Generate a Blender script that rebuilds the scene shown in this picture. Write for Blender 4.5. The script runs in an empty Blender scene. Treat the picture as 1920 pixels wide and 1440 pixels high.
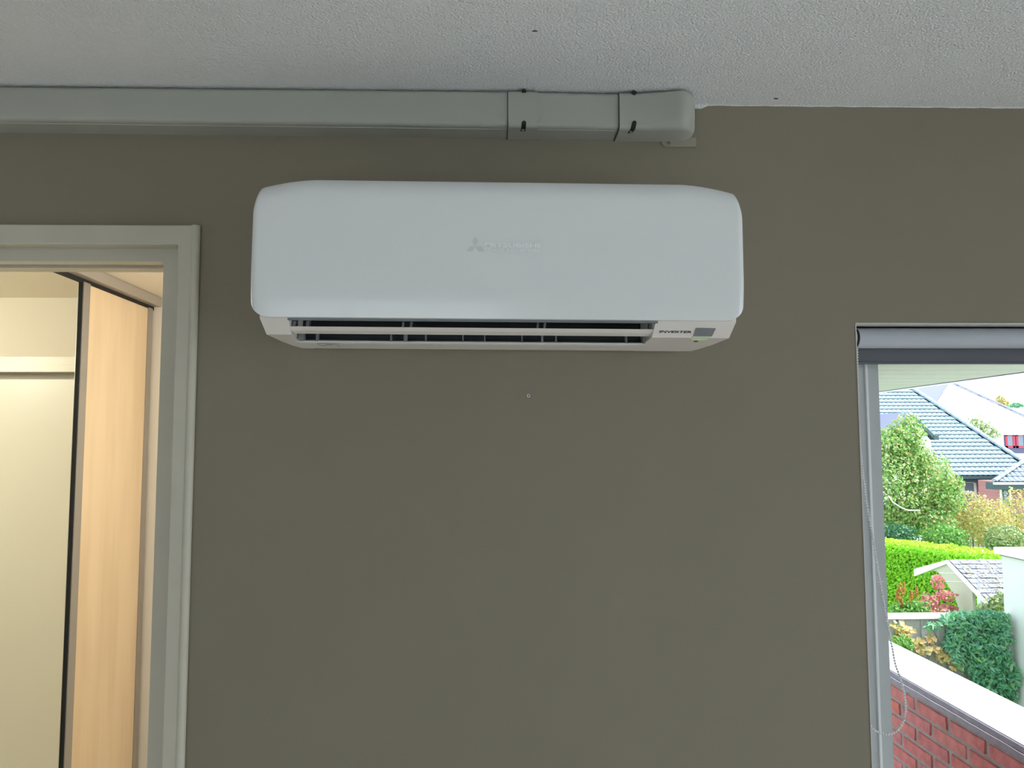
import bpy, bmesh, math, random
from mathutils import Vector, Matrix, noise
random.seed(7)

# ------------------------------------------------------------------ camera
F = 1442.0                       # focal length in pixels of the 1920 x 1440 frame
YAW, PITCH, ROLL = math.radians(1.49), math.atan(.0777), .0025
CAM = Vector((0, -1.43, 1.765))
_r0 = Vector((math.cos(YAW), -math.sin(YAW), 0)); _fh = Vector((math.sin(YAW), math.cos(YAW), 0)); _z = Vector((0, 0, 1))
FW = _fh*math.cos(PITCH) + _z*math.sin(PITCH)
_u0 = -_fh*math.sin(PITCH) + _z*math.cos(PITCH)
RT = _r0*math.cos(ROLL) - _u0*math.sin(ROLL)
UP = _u0*math.cos(ROLL) + _r0*math.sin(ROLL)
cam = bpy.data.cameras.new('camera'); cam.sensor_width = 36; cam.lens = 36*F/1920
cam.clip_start = .02; cam.clip_end = 500
camo = bpy.data.objects.new('camera', cam); bpy.context.scene.collection.objects.link(camo)
M = Matrix((RT, UP, -FW)).transposed().to_4x4(); M.translation = CAM
camo.matrix_world = M
S = bpy.context.scene; S.camera = camo

# ------------------------------------------------------------------ sky, exposure
SKY = 2.75
w = bpy.data.worlds.new('world'); S.world = w; w.use_nodes = True
wn = w.node_tree.nodes; wl = w.node_tree.links
bg = wn['Background']
tc = wn.new('ShaderNodeTexCoord'); wnz = wn.new('ShaderNodeTexNoise'); wnz.inputs['Scale'].default_value = 1.4; wnz.inputs['Detail'].default_value = 4
wr = wn.new('ShaderNodeValToRGB')
wr.color_ramp.elements[0].position = .35; wr.color_ramp.elements[0].color = (.65, .81, 1.0, 1)
wr.color_ramp.elements[1].position = .65; wr.color_ramp.elements[1].color = (.84, .92, 1.0, 1)
wl.new(tc.outputs['Generated'], wnz.inputs['Vector']); wl.new(wnz.outputs['Fac'], wr.inputs['Fac']); wl.new(wr.outputs['Color'], bg.inputs['Color'])
bg.inputs['Strength'].default_value = SKY
vs = S.view_settings
vs.view_transform = 'Standard'; vs.look = 'None'; vs.exposure = 0.0; vs.gamma = 1.0; vs.use_curve_mapping = False

sun = bpy.data.lights.new('sun', 'SUN'); sun.energy = 11.0; sun.angle = math.radians(12); sun.color = (.96, .98, 1)      # hazy sun from the right
suno = bpy.data.objects.new('sun', sun); S.collection.objects.link(suno)
suno.rotation_euler = Vector((-.62, .16, -.77)).to_track_quat('-Z', 'Y').to_euler(); suno.location = (20, -6, 26)

def portal(name, loc, rot, sx, sy):                      # guides the sampling of the sky through a window opening
    l = bpy.data.lights.new(name, 'AREA'); l.shape = 'RECTANGLE'; l.size = sx; l.size_y = sy; l.cycles.is_portal = True
    o = bpy.data.objects.new(name, l); S.collection.objects.link(o); o.location = loc; o.rotation_euler = rot
    return o

# room dimensions
ZC = 2.417; XL, XR, YR = -2.5, 2.35, -3.9
RWIN = (-2.4, -.14, .08, 2.36)          # window in the right wall: y0, y1, z0, z1
BWIN = (-1.5, .15, .08, 2.36)           # unseen window added in the rear wall to brighten the left side: x0, x1, z0, z1
FWIN = (.690, 2.10, .74, 1.991)        # window beside the air conditioner
portal('portal_right', (XR+.02, (RWIN[0]+RWIN[1])/2, (RWIN[2]+RWIN[3])/2), (0, math.radians(90), 0), RWIN[3]-RWIN[2], RWIN[1]-RWIN[0])
portal('portal_rear', ((BWIN[0]+BWIN[1])/2, YR-.02, (BWIN[2]+BWIN[3])/2), (math.radians(90), 0, 0), BWIN[1]-BWIN[0], BWIN[3]-BWIN[2])
portal('portal_front', ((FWIN[0]+FWIN[1])/2, .10, (FWIN[2]+FWIN[3])/2), (math.radians(-90), 0, 0), FWIN[1]-FWIN[0], FWIN[3]-FWIN[2])

# ------------------------------------------------------------------ pixel -> point on a known plane
def ray(x, y): return FW + RT*((x-960)/F) - UP*((y-720)/F)
def at_y(x, y, Y): d = ray(x, y); return CAM + d*((Y-CAM.y)/d.y)
def at_z(x, y, Z): d = ray(x, y); return CAM + d*((Z-CAM.z)/d.z)
def at_x(x, y, X): d = ray(x, y); return CAM + d*((X-CAM.x)/d.x)
def at_plane(x, y, p, n): d = ray(x, y); return CAM + d*((p-CAM).dot(n)/d.dot(n))

# ------------------------------------------------------------------ materials
def lin(c): return tuple((v/12.92 if v <= .04045 else ((v+.055)/1.055)**2.4) for v in [q/255 for q in c])
MATS = {}
def mat(name, col, rough=.6, metal=0.0, col2=None, nscale=20, detail=4, bump=0, bscale=80, bdist=.01, coat=0, spec=.5,
        island=None, objrand=None, stretch=None, emit=None, trans=0, sub=0):
    m = bpy.data.materials.new(name); m.use_nodes = True; MATS[name] = m
    n, l = m.node_tree.nodes, m.node_tree.links
    b = n['Principled BSDF']
    b.inputs['Base Color'].default_value = (*col, 1); b.inputs['Roughness'].default_value = rough
    b.inputs['Metallic'].default_value = metal; b.inputs['Coat Weight'].default_value = coat; b.inputs['Coat Roughness'].default_value = .05
    b.inputs['Specular IOR Level'].default_value = spec
    if emit: b.inputs['Emission Color'].default_value = (*emit[0], 1); b.inputs['Emission Strength'].default_value = emit[1]
    t = n.new('ShaderNodeTexCoord'); vec = t.outputs['Object']
    if stretch:
        mp = n.new('ShaderNodeMapping'); mp.inputs['Scale'].default_value = stretch; l.new(vec, mp.inputs['Vector']); vec = mp.outputs['Vector']
    src = None
    if col2 is not None:
        z = n.new('ShaderNodeTexNoise'); z.inputs['Scale'].default_value = nscale; z.inputs['Detail'].default_value = detail; l.new(vec, z.inputs['Vector'])
        r = n.new('ShaderNodeValToRGB'); r.color_ramp.elements[0].position = .35; r.color_ramp.elements[1].position = .65
        r.color_ramp.elements[0].color = (*col, 1); r.color_ramp.elements[1].color = (*col2, 1)
        l.new(z.outputs['Fac'], r.inputs['Fac']); src = r.outputs['Color']
    ramp = island or objrand
    if ramp:
        if island: g = n.new('ShaderNodeNewGeometry'); o = g.outputs['Random Per Island']
        else: g = n.new('ShaderNodeObjectInfo'); o = g.outputs['Random']
        r = n.new('ShaderNodeValToRGB'); r.color_ramp.interpolation = 'LINEAR'
        e = r.color_ramp.elements
        for i, c in enumerate(ramp):
            p = i/(len(ramp)-1)
            if i == 0: e[0].position = 0; e[0].color = (*c, 1)
            elif i == len(ramp)-1: e[-1].position = 1; e[-1].color = (*c, 1)
            else: q = e.new(p); q.color = (*c, 1)
        l.new(o, r.inputs['Fac'])
        if src is not None:
            mx = n.new('ShaderNodeMix'); mx.data_type = 'RGBA'; mx.blend_type = 'MULTIPLY'; mx.inputs['Factor'].default_value = 1
            l.new(r.outputs['Color'], mx.inputs['A']); l.new(src, mx.inputs['B']); src = mx.outputs['Result']
        else: src = r.outputs['Color']
    if src is not None: l.new(src, b.inputs['Base Color'])
    if bump:
        z = n.new('ShaderNodeTexNoise'); z.inputs['Scale'].default_value = bscale; z.inputs['Detail'].default_value = 3; l.new(vec, z.inputs['Vector'])
        bp = n.new('ShaderNodeBump'); bp.inputs['Strength'].default_value = bump; bp.inputs['Distance'].default_value = bdist
        l.new(z.outputs['Fac'], bp.inputs['Height']); l.new(bp.outputs['Normal'], b.inputs['Normal'])
    if trans:                                            # thin leaves let some light through
        tr = n.new('ShaderNodeBsdfTranslucent'); ms = n.new('ShaderNodeMixShader'); ms.inputs['Fac'].default_value = trans
        if src is not None: l.new(src, tr.inputs['Color'])
        else: tr.inputs['Color'].default_value = (*col, 1)
        l.new(b.outputs['BSDF'], ms.inputs[1]); l.new(tr.outputs['BSDF'], ms.inputs[2]); l.new(ms.outputs['Shader'], n['Material Output'].inputs['Surface'])
    return m

mat('wall_paint', (.262, .228, .168), .85, col2=(.254, .221, .162), nscale=3, bump=.12, bscale=220, bdist=.002)
mat('ceiling_stipple', (.86, .86, .86), .9, bump=1.0, bscale=250, bdist=.005)
mat('white_wall', (.84, .84, .83), .9, bump=.1, bscale=200, bdist=.002)
mat('hall_paint', (.80, .74, .63), .85, bump=.1, bscale=200, bdist=.002)
mat('hall_gloss', (.82, .79, .68), .35, bump=.03, bscale=60, bdist=.002)
mat('floor_oak', (.73, .68, .61), .5, col2=(.67, .62, .55), nscale=6, stretch=(1, 12, 1))
mat('casing_paint', (.60, .56, .455), .45, col2=(.575, .54, .44), nscale=9, bump=.04, bscale=70, bdist=.002)
mat('tab_plastic', (.33, .30, .24), .5)
mat('warm_edge_tan', (.46, .38, .25), .6)
mat('pvc_trunk', (.42, .425, .375), .5, bump=.03, bscale=200, bdist=.001)
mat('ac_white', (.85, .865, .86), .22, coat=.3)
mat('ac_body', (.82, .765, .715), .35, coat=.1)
mat('ac_dark', (.008, .011, .014), .5)
mat('ac_vane', (.20, .22, .23), .5)
mat('ac_display', (.16, .17, .19), .12, coat=.6)
mat('ac_print', (.01, .01, .012), .5)
mat('ac_window', (.62, .64, .58), .2)
mat('led_green', (.45, .62, .25), .4, emit=((.45, .8, .2), .25))
mat('logo_silver', (.97, .98, .98), .3, metal=.1)
mat('logo_grey', (.70, .72, .73), .3, metal=.20)
mat('steel', (.75, .75, .74), .25, metal=1)
mat('black_gap', (.012, .012, .012), .8)
mat('dark_grey', (.09, .09, .09), .7)
mat('blind_tube', (.50, .52, .56), .5, bump=.1, bscale=600, bdist=.0005)
mat('blind_fabric', (.135, .14, .16), .8, bump=.1, bscale=900, bdist=.0005)
mat('blind_cap', (.55, .55, .53), .5)
mat('bead_plastic', (.78, .79, .78), .3, coat=.3)
mat('window_paint', (.50, .52, .52), .4, bump=.03, bscale=90, bdist=.001)
mat('bead_lit_white', (.80, .81, .81), .4)
mat('plaster_edge', (.62, .60, .57), .7, bump=.1, bscale=200, bdist=.002)
mat('rail_alu', (.40, .37, .335), .4, metal=.25)
mat('profile_alu', (.36, .34, .32), .35, metal=.45)
mat('maple', (.80, .64, .44), .45, col2=(.73, .57, .38), nscale=5, detail=6, stretch=(3, 3, .35))
mm = mat('mirror', (.86, .90, .85), .0, metal=1)
mat('lamp_glass', (.9, .85, .75), .4, emit=((1.0, .80, .52), 7.0))

def glass_mat(name):
    m = bpy.data.materials.new(name); m.use_nodes = True; n, l = m.node_tree.nodes, m.node_tree.links
    n.remove(n['Principled BSDF'])
    t = n.new('ShaderNodeBsdfTransparent'); t.inputs['Color'].default_value = (.96, .97, .965, 1)
    g = n.new('ShaderNodeBsdfGlossy'); g.inputs['Roughness'].default_value = 0
    fr = n.new('ShaderNodeFresnel'); fr.inputs['IOR'].default_value = 1.3
    mx = n.new('ShaderNodeMixShader'); l.new(fr.outputs['Fac'], mx.inputs['Fac']); l.new(t.outputs['BSDF'], mx.inputs[1]); l.new(g.outputs['BSDF'], mx.inputs[2])
    l.new(mx.outputs['Shader'], n['Material Output'].inputs['Surface']); MATS[name] = m
glass_mat('glass')

# ------------------------------------------------------------------ mesh helpers
COL = S.collection
class MB:
    def __init__(s): s.v = []; s.f = []; s.sm = []
    def add(s, vs, fs, smooth=False):
        b = len(s.v); s.v += [tuple(q) for q in vs]
        for f in fs: s.f.append(tuple(i+b for i in f)); s.sm.append(smooth)
        return s
    def box(s, x0, x1, y0, y1, z0, z1):
        return s.add([(x0,y0,z0),(x1,y0,z0),(x1,y1,z0),(x0,y1,z0),(x0,y0,z1),(x1,y0,z1),(x1,y1,z1),(x0,y1,z1)],
                     [(0,3,2,1),(4,5,6,7),(0,1,5,4),(1,2,6,5),(2,3,7,6),(3,0,4,7)])
    def prism(s, pts, off):
        n = len(pts); off = Vector(off); p = [Vector(q) for q in pts]
        nrm = Vector((0,0,0))
        for i in range(n): nrm += p[i].cross(p[(i+1) % n])
        if nrm.dot(off) > 0: p = p[::-1]
        return s.add(p + [q+off for q in p], [tuple(range(n)), tuple(range(2*n-1, n-1, -1))] + [(i, i+n, (i+1) % n+n, (i+1) % n) for i in range(n)])
    def bar(s, a, b, hw, hh, up=(0,0,1)):
        a, b = Vector(a), Vector(b); d = (b-a).normalized(); sd = d.cross(Vector(up)).normalized(); u = sd.cross(d)
        pts = [a-sd*hw-u*hh, a+sd*hw-u*hh, a+sd*hw+u*hh, a-sd*hw+u*hh]
        return s.prism(pts, b-a)
    def cyl(s, c0, c1, r0, r1=None, n=16, smooth=True, caps=True):
        r1 = r0 if r1 is None else r1; c0, c1 = Vector(c0), Vector(c1); d = (c1-c0).normalized()
        e = Vector((0,0,1)) if abs(d.z) < .9 else Vector((1,0,0)); u = d.cross(e).normalized(); v = d.cross(u)
        vs = [c0+(u*math.cos(t)+v*math.sin(t))*r0 for t in [2*math.pi*i/n for i in range(n)]] + [c1+(u*math.cos(t)+v*math.sin(t))*r1 for t in [2*math.pi*i/n for i in range(n)]]
        s.add(vs, [(i, i+n, (i+1) % n+n, (i+1) % n) for i in range(n)], smooth)
        if caps: s.add(vs, [tuple(range(n)), tuple(range(2*n-1, n-1, -1))])
        return s
    def loft(s, rings, smooth=False, closed=True, caps=True):
        n = len(rings[0]); vs = [q for r in rings for q in r]; fs = []
        m = n if closed else n-1
        for k in range(len(rings)-1):
            for i in range(m): j = (i+1) % n; fs.append((k*n+i, k*n+j, (k+1)*n+j, (k+1)*n+i))
        s.add(vs, fs, smooth)
        if caps: s.add(rings[0], [tuple(range(n-1, -1, -1))]); s.add(rings[-1], [tuple(range(n))])
        return s
    def mesh(s, name):
        me = bpy.data.meshes.new(name); me.from_pydata(s.v, [], s.f); me.polygons.foreach_set('use_smooth', s.sm); me.update(); return me

def link(name, me, m=None, parent=None, label=None, cat=None, group=None, kind=None):
    o = bpy.data.objects.new(name, me); COL.objects.link(o)
    if m and me and not me.materials: me.materials.append(MATS[m])
    if parent: o.parent = parent; o.matrix_parent_inverse = parent.matrix_basis.inverted()
    if label: o['label'] = label
    if cat: o['category'] = cat
    if group: o['group'] = group
    if kind: o['kind'] = kind
    return o
def obj(name, mb, m, parent=None, bevel=0, seg=2, fix=False, **k):
    me = mb.mesh(name)
    if fix or bevel:
        bm = bmesh.new(); bm.from_mesh(me); bmesh.ops.remove_doubles(bm, verts=bm.verts, dist=1e-6); bmesh.ops.recalc_face_normals(bm, faces=bm.faces)
        if bevel:
            es = [e for e in bm.edges if len(e.link_faces) == 2 and e.calc_face_angle(0) > .5]
            bmesh.ops.bevel(bm, geom=es, offset=bevel, segments=seg, affect='EDGES', profile=.5)
        bm.to_mesh(me); bm.free()
    return link(name, me, m, parent, **k)
def empty(name, loc, label=None, cat=None, group=None, kind=None):
    o = bpy.data.objects.new(name, None); COL.objects.link(o); o.location = loc; o.empty_display_size = .1
    if label: o['label'] = label
    if cat: o['category'] = cat
    if group: o['group'] = group
    if kind: o['kind'] = kind
    return o
def B(x0, x1, y0, y1, z0, z1): return MB().box(x0, x1, y0, y1, z0, z1)

# ================================================================== room shell
DX0, DX1, DZ = -1.50, -.560, 2.158       # hole in the wall for the door frame
fx0, fx1, fz0, fz1 = FWIN
T = .12
m = MB()
m.box(XL-.1, DX0, 0, T, 0, ZC).box(DX0, DX1, 0, T, DZ, ZC).box(DX1, fx0, 0, T, 0, ZC).box(fx0, fx1, 0, T, fz1, ZC).box(fx0, fx1, 0, T, 0, fz0).box(fx1, XR+.1, 0, T, 0, ZC)
obj('wall_back', m, 'wall_paint', kind='structure')
obj('ceiling', B(XL-.1, XR+.1, YR-.1, .0, ZC, ZC+.15).box(XL-.1, XR+.1, 0, T, ZC, ZC+.15), 'ceiling_stipple', kind='structure')
obj('floor', B(XL-.1, XR+.1, YR-.1, T, -.1, 0), 'floor_oak', kind='structure')
obj('wall_left', B(XL-.1, XL, YR-.1, 0, 0, ZC), 'white_wall', kind='structure')
y0, y1, z0, z1 = RWIN
obj('wall_right', B(XR, XR+.1, YR-.1, y0, 0, ZC).box(XR, XR+.1, y1, 0, 0, ZC).box(XR, XR+.1, y0, y1, z1, ZC).box(XR, XR+.1, y0, y1, 0, z0), 'white_wall', kind='structure')
x0, x1, z0, z1 = BWIN
obj('wall_rear', B(XL, x0, YR-.1, YR, 0, ZC).box(x1, XR, YR-.1, YR, 0, ZC).box(x0, x1, YR-.1, YR, z1, ZC).box(x0, x1, YR-.1, YR, 0, z0), 'white_wall', kind='structure')

def simple_window(name, mk, u0, u1, z0, z1, n):          # windows behind the camera: frame, mullions, panes
    root = empty(name, mk(u0, u0, 0, 0, z0, z0, True), kind='structure')
    f = .06
    obj('window_frame', mk(u0, u1, 0, .07, z0, z0+f).box(*mk.last(u0, u1, 0, .07, z1-f, z1)).box(*mk.last(u0, u0+f, 0, .07, z0+f, z1-f)).box(*mk.last(u1-f, u1, 0, .07, z0+f, z1-f)), 'casing_paint', root)
    for i in range(1, n):
        u = u0+(u1-u0)*i/n
        obj('mullion', mk(u-f/2, u+f/2, 0, .07, z0+f, z1-f), 'casing_paint', root)
    for i in range(n):
        a = u0+(u1-u0)*i/n+f*.6; b = u0+(u1-u0)*(i+1)/n-f*.6
        obj('pane', mk(a, b, .03, .036, z0+f*.8, z1-f*.8), 'glass', root)
class MkRight:
    def last(s, a, b, d0, d1, z0, z1): return (XR+.02+d0, XR+.02+d1, a, b, z0, z1)
    def __call__(s, a, b, d0, d1, z0, z1, pt=False):
        q = s.last(a, b, d0, d1, z0, z1); return Vector((q[0], q[2], q[4])) if pt else B(*q)
class MkRear:
    def last(s, a, b, d0, d1, z0, z1): return (a, b, YR-.02-d1, YR-.02-d0, z0, z1)
    def __call__(s, a, b, d0, d1, z0, z1, pt=False):
        q = s.last(a, b, d0, d1, z0, z1); return Vector((q[0], q[3], q[4])) if pt else B(*q)
simple_window('window_2', MkRight(), *RWIN, 3)
simple_window('fill_window', MkRear(), *BWIN, 3)

for k, (x, y) in enumerate(((1003, 57), (1455, 184))):       # small nicks in the ceiling coating
    p = at_z(x, y, ZC); q = .0045
    obj('ceiling_nick', MB().prism([(p.x-q, p.y, ZC-.0016), (p.x-q*.2, p.y+q*.35, ZC-.0016), (p.x+q, p.y+q*.1, ZC-.0016), (p.x+q*.1, p.y-q*.25, ZC-.0016)], (0, 0, .002)), 'dark_grey', bpy.data.objects['ceiling'])

# uneven paint edge where the ceiling coating laps onto the wall
m = MB(); xs = [.392+i*.0125 for i in range(160)]
ring = []
for i, x in enumerate(xs):
    h = .0016+.0012*noise.noise(Vector((x*35, 0, 0)))+(.006 if x < .412 else 0)
    ring.append([(x, -.0008, ZC+.001), (x, -.0008, ZC-max(h, .0006)), (x, .001, ZC-max(h, .0006)), (x, .001, ZC+.001)])
m.loft([r for r in ring if r[0][0] < XR])
obj('trim_1', m, 'ceiling_stipple', kind='structure', fix=True)

# ================================================================== door frame to the hall
root = empty('door_1', (-1.0, 0, 0), kind='structure')
cx1 = -.546; cz1 = 2.172; sx = at_y(333, 470, -.012).x; szz = at_y(200, 458, -.012).z
ix = at_y(307, 490, .018).x; iz = at_y(200, 490, .018).z
LX = -2.05                                # mirror line of the frame: x -> LX - x
def cas(x0, x1, z0, z1):                  # board with a rounded outer bead
    return B(x0, x1, -.012, .018, z0, z1)
obj('casing', MB().prism([(q, -.012, z) for q, z in ((cx1-.008, 0), (cx1-.008, cz1), (LX-cx1, cz1), (LX-cx1, 0), (LX-sx, 0), (LX-sx, szz), (sx, szz), (sx, 0))], (0, .030, 0)), 'casing_paint', root, bevel=.0025)
obj('casing_bead', MB().cyl((cx1-.0065, -.006, 0), (cx1-.0065, -.006, cz1), .0085, n=14), 'casing_paint', root)
obj('jamb', B(ix, sx+.02, .018, .046, 0, iz+.05).box(ix+.006, sx+.02, .046, .07, 0, iz+.05).box(ix, sx+.02, .07, .106, 0, iz+.05), 'casing_paint', root)
obj('warm_edge_strip', B(sx-.0055, sx-.0005, .009, .019, 0, szz-.002), 'warm_edge_tan', root, bevel=.001)  # added tan strip: warm light on the casing edge, put into the colour
obj('jamb', B(LX-sx-.02, LX-ix, .018, .106, 0, iz+.05), 'casing_paint', root)
obj('head_jamb', B(LX-ix, ix, .018, .046, iz, szz+.03).box(LX-ix, ix, .046, .07, iz+.008, szz+.03).box(LX-ix, ix, .07, .106, iz-.001, szz+.03), 'casing_paint', root)

# ================================================================== hall seen through the door
HY = 2.0; HX0, HX1 = -2.2, .55
hw = 'hall_paint'
obj('floor_hall', B(HX0, HX1, T, HY+.1, -.1, 0), 'floor_oak', kind='structure')
obj('ceiling_hall', B(HX0, HX1, T, HY+.1, ZC, ZC+.15), hw, kind='structure')
obj('wall_hall_left', B(HX0-.1, HX0, T, HY+.1, 0, ZC+.15), hw, kind='structure')
obj('wall_hall_right', B(HX1, HX1+.07, T, HY+.1, 0, ZC+.15), hw, kind='structure')
DA, DB, DT = -1.36, -.50, 2.085
obj('wall_hall_far', B(HX0, DA, HY, HY+.1, 0, ZC).box(DB, HX1, HY, HY+.1, 0, ZC).box(DA, DB, HY, HY+.1, DT, ZC).box(DA, DB, HY+.09, HY+.1, 0, DT), hw, kind='structure')
root = empty('door_2', ((DA+DB)/2, HY, 0), kind='structure')
g = 'hall_gloss'
obj('casing_head', B(DA-.07, DB+.07, HY-.012, HY, 2.118, 2.152).box(DA-.07, DB+.07, HY-.02, HY, 2.085, 2.117), g, root)
obj('casing', B(DA-.07, DA, HY-.014, HY, 0, 2.085), g, root)
obj('casing', B(DB, DB+.07, HY-.014, HY, 0, 2.085), g, root)
obj('door_leaf', B(DA+.004, DB-.004, HY+.012, HY+.052, .008, 2.054), g, root)
hd = obj('door_handle', MB().cyl((DB-.07, HY+.012, 1.03), (DB-.07, HY-.04, 1.03), .009).cyl((DB-.07, HY-.04, 1.03), (DB-.19, HY-.04, 1.03), .009), 'steel', root)
# warm ceiling lamp of the hall (out of view)
root = empty('ceiling_lamp', (-.35, .95, ZC), 'round warm ceiling lamp lighting the hall behind the door', 'lamp')
obj('lamp_base', MB().cyl((-.35, .95, ZC), (-.35, .95, ZC-.025), .15, n=32), 'hall_gloss', root)
rings = []
for k in range(7):
    t = k/6*math.pi/2*.97; r = .14*math.cos(t); z = ZC-.025-.06*math.sin(t)
    rings.append([(-.35+r*math.cos(q), .95+r*math.sin(q), z) for q in [2*math.pi*i/32 for i in range(32)]])
obj('lamp_shade', MB().loft(rings, True), 'lamp_glass', root, fix=True)
lp = bpy.data.lights.new('hall_lamp_light', 'POINT'); lp.energy = 34; lp.color = (1, .935, .82); lp.shadow_soft_size = .12
lo = bpy.data.objects.new('hall_lamp_light', lp); COL.objects.link(lo); lo.location = (-.35, .95, ZC-.20); lo.parent = root; lo.matrix_parent_inverse = root.matrix_basis.inverted()
# sliding wardrobe: mirrored door on the back track, maple door on the front track
XRAIL = -1.470; XM = -1.500; XMIR = -1.511
root = empty('sliding_wardrobe', (XM, 1.2, 0), 'built-in wardrobe with maple sliding door and mirror door in the hall', 'wardrobe')
zr = at_x(240, 552, XRAIL).z
zr = at_x(278, 568, XRAIL).z+.006
obj('top_rail', B(XRAIL-.16, XRAIL, T+.002, HY-.002, zr, ZC-.001), 'rail_alu', root, bevel=.002)
yl = at_x(157, 560, XM).y; yl2 = at_x(169.5, 560, XM).y; yr1 = at_x(277.5, 640, XM).y; yr2 = at_x(287.5, 640, XM).y
zd = zr-.011                                # doors stop short; a black strip paints the shadow line below the rail
obj('track_shadow', B(XM-.05, XM-.004, T+.002, HY-.002, zd-.004, zr), 'black_gap', root)
md = obj('maple_door', B(XM-.022, XM-.006, yl2-.004, yr1+.004, .03, zd), 'maple', root)
obj('edge_profile', B(XM-.024, XM, yl, yl2, .02, zd), 'profile_alu', md, bevel=.0015)
obj('edge_seal', B(XM-.0225, XM-.004, yl-.0035, yl, .02, zd), 'black_gap', md)
obj('edge_profile', B(XM-.024, XM-.001, yr1, yr2-.012, .02, zd).box(XM-.024, XM-.006, yr2-.012, yr2, .02, zd), 'profile_alu', md)
mr = obj('mirror_door', B(XMIR-.006, XMIR, T+.04, yl-.0045, .03, zd), 'mirror', root)
obj('mirror_backing', B(XMIR-.02, XMIR-.0062, T+.04, yl-.0045, .03, zd), 'dark_grey', mr)
obj('edge_profile', B(XMIR-.02, XMIR+.006, T+.01, T+.04, .02, zd), 'profile_alu', mr)
obj('bottom_track', B(XRAIL-.1, XRAIL, T+.002, HY-.002, 0, .012), 'rail_alu', root)
obj('wardrobe_back', B(HX0+.001, HX0+.02, T+.01, HY-.01, .02, zr), 'maple', root)

# ================================================================== air conditioner
AX = .0115; AZ0 = 1.967; TILT = .007
ac = empty('air_conditioner', (AX, 0, AZ0), 'white wall-mounted split air conditioner with open outlet flaps', 'air conditioner')
acp = []                                   # parts, tilted together at the end
def acobj(*a, **k): o = obj(*a, **k); acp.append(o); return o
HWD = .4015
def ztop(x):
    x = abs(x)
    if x < .300: return 2.2
    t = (x-.300)/(HWD-.300); z = 2.2-.0175*t**1.7
    if x > .388: z -= .013*((x-.388)/(HWD-.388))**3
    return z
def zbot(x):
    x = abs(x); r = .030
    if x < HWD-r: return AZ0
    q = x-(HWD-r); return AZ0+r-math.sqrt(max(r*r-q*q, 0))
m = MB(); NX, NZ = 90, 34
us = [-math.cos(math.pi*i/NX) for i in range(NX+1)]; us = [math.copysign(abs(u)**.8, u) if abs(u) > 1e-6 else 0 for u in us]
vsn = [.5-.5*math.cos(math.pi*k/NZ) for k in range(NZ+1)]
def yfront(x, z, zt, zb):
    y = -.200+.004*(z-AZ0)/.23
    d = zt-z; y += .020*max(0, 1-d/.034)**2.2
    d = z-zb; y += .004*max(0, 1-d/.045)**2
    d = HWD-abs(x); y += .005*max(0, 1-d/.010)**2.2
    return y
grid = []
for u in us:
    x = u*HWD; zt, zb = ztop(x), zbot(x)
    grid.append([(AX+x, yfront(x, zb+(zt-zb)*v, zt, zb), zb+(zt-zb)*v) for v in vsn])
n = NZ+1
vs_ = [q for c in grid for q in c]; fs = [(i*n+k, (i+1)*n+k, (i+1)*n+k+1, i*n+k+1) for i in range(NX) for k in range(NZ)]
m.add(vs_, fs, True)
loop = [grid[i][0] for i in range(NX+1)] + [grid[NX][k] for k in range(1, NZ+1)] + [grid[i][NZ] for i in range(NX-1, -1, -1)] + [grid[0][k] for k in range(NZ-1, 0, -1)]
back = [(AX+(x-AX)*.997, -.160, z) for x, y, z in loop]; L = len(loop)
m.add(loop+back, [(i, i+L, (i+1) % L+L, (i+1) % L) for i in range(L)])
m.add(back, [tuple(range(L-1, -1, -1))])
panel = acobj('front_panel', m, 'ac_white', ac)
# casing: outline narrows towards the wall
BL = [(-.186, 1.9665, at_y(487, 592, -.186).x), (-.160, at_y(1300, 631, -.16).z, at_y(500, 627, -.16).x), (-.145, 0, at_y(507, 632, -.145).x), (-.10, 0, at_y(527, 642, -.10).x), (-.055, 0, at_y(550, 650, -.055).x), (-.030, at_y(1300, 656, -.03).z, at_y(568, 654, -.03).x), (-.004, 0, at_y(590, 655, -.004).x)]
zB, zC = BL[1][1], BL[5][1]
BR = [at_y(1380, 597, -.186).x, at_y(1367, 627, -.16).x, at_y(1360, 632, -.145).x, at_y(1338, 645, -.10).x, at_y(1312, 652, -.055).x, at_y(1295, 656, -.03).x, at_y(1272, 657, -.004).x]
prof = []
for i, (y, z, xl) in enumerate(BL):
    if z == 0: z = zB+(zC-zB)*(-.16-y)/(-.16+.03)+(.004 if i == 6 else 0)
    prof.append((y, z, xl, BR[i]))
XI0, XI1 = at_y(539, 605, -.19).x, at_y(1231, 605, -.19).x          # outlet opening
XJ0, XJ1 = at_y(556, 640, -.12).x, at_y(1210, 640, -.12).x
def cheek(side):
    m = MB(); rings = []
    for i, (y, z, xl, xr) in enumerate(prof):
        t = min(1, (y+.186)/.08)
        xi = (XI0+(XJ0-XI0)*t) if side < 0 else (XI1+(XJ1-XI1)*t)
        xo = xl if side < 0 else xr
        zt = 2.04
        rings.append([(xi, y, z), (xo, y, z), (xo, y, zt), (xi, y, zt)])
    m.loft(rings); return m
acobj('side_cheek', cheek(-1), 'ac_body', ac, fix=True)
acobj('side_cheek', cheek(1), 'ac_body', ac, fix=True, label='right end of the casing with display and lettering')
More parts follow.
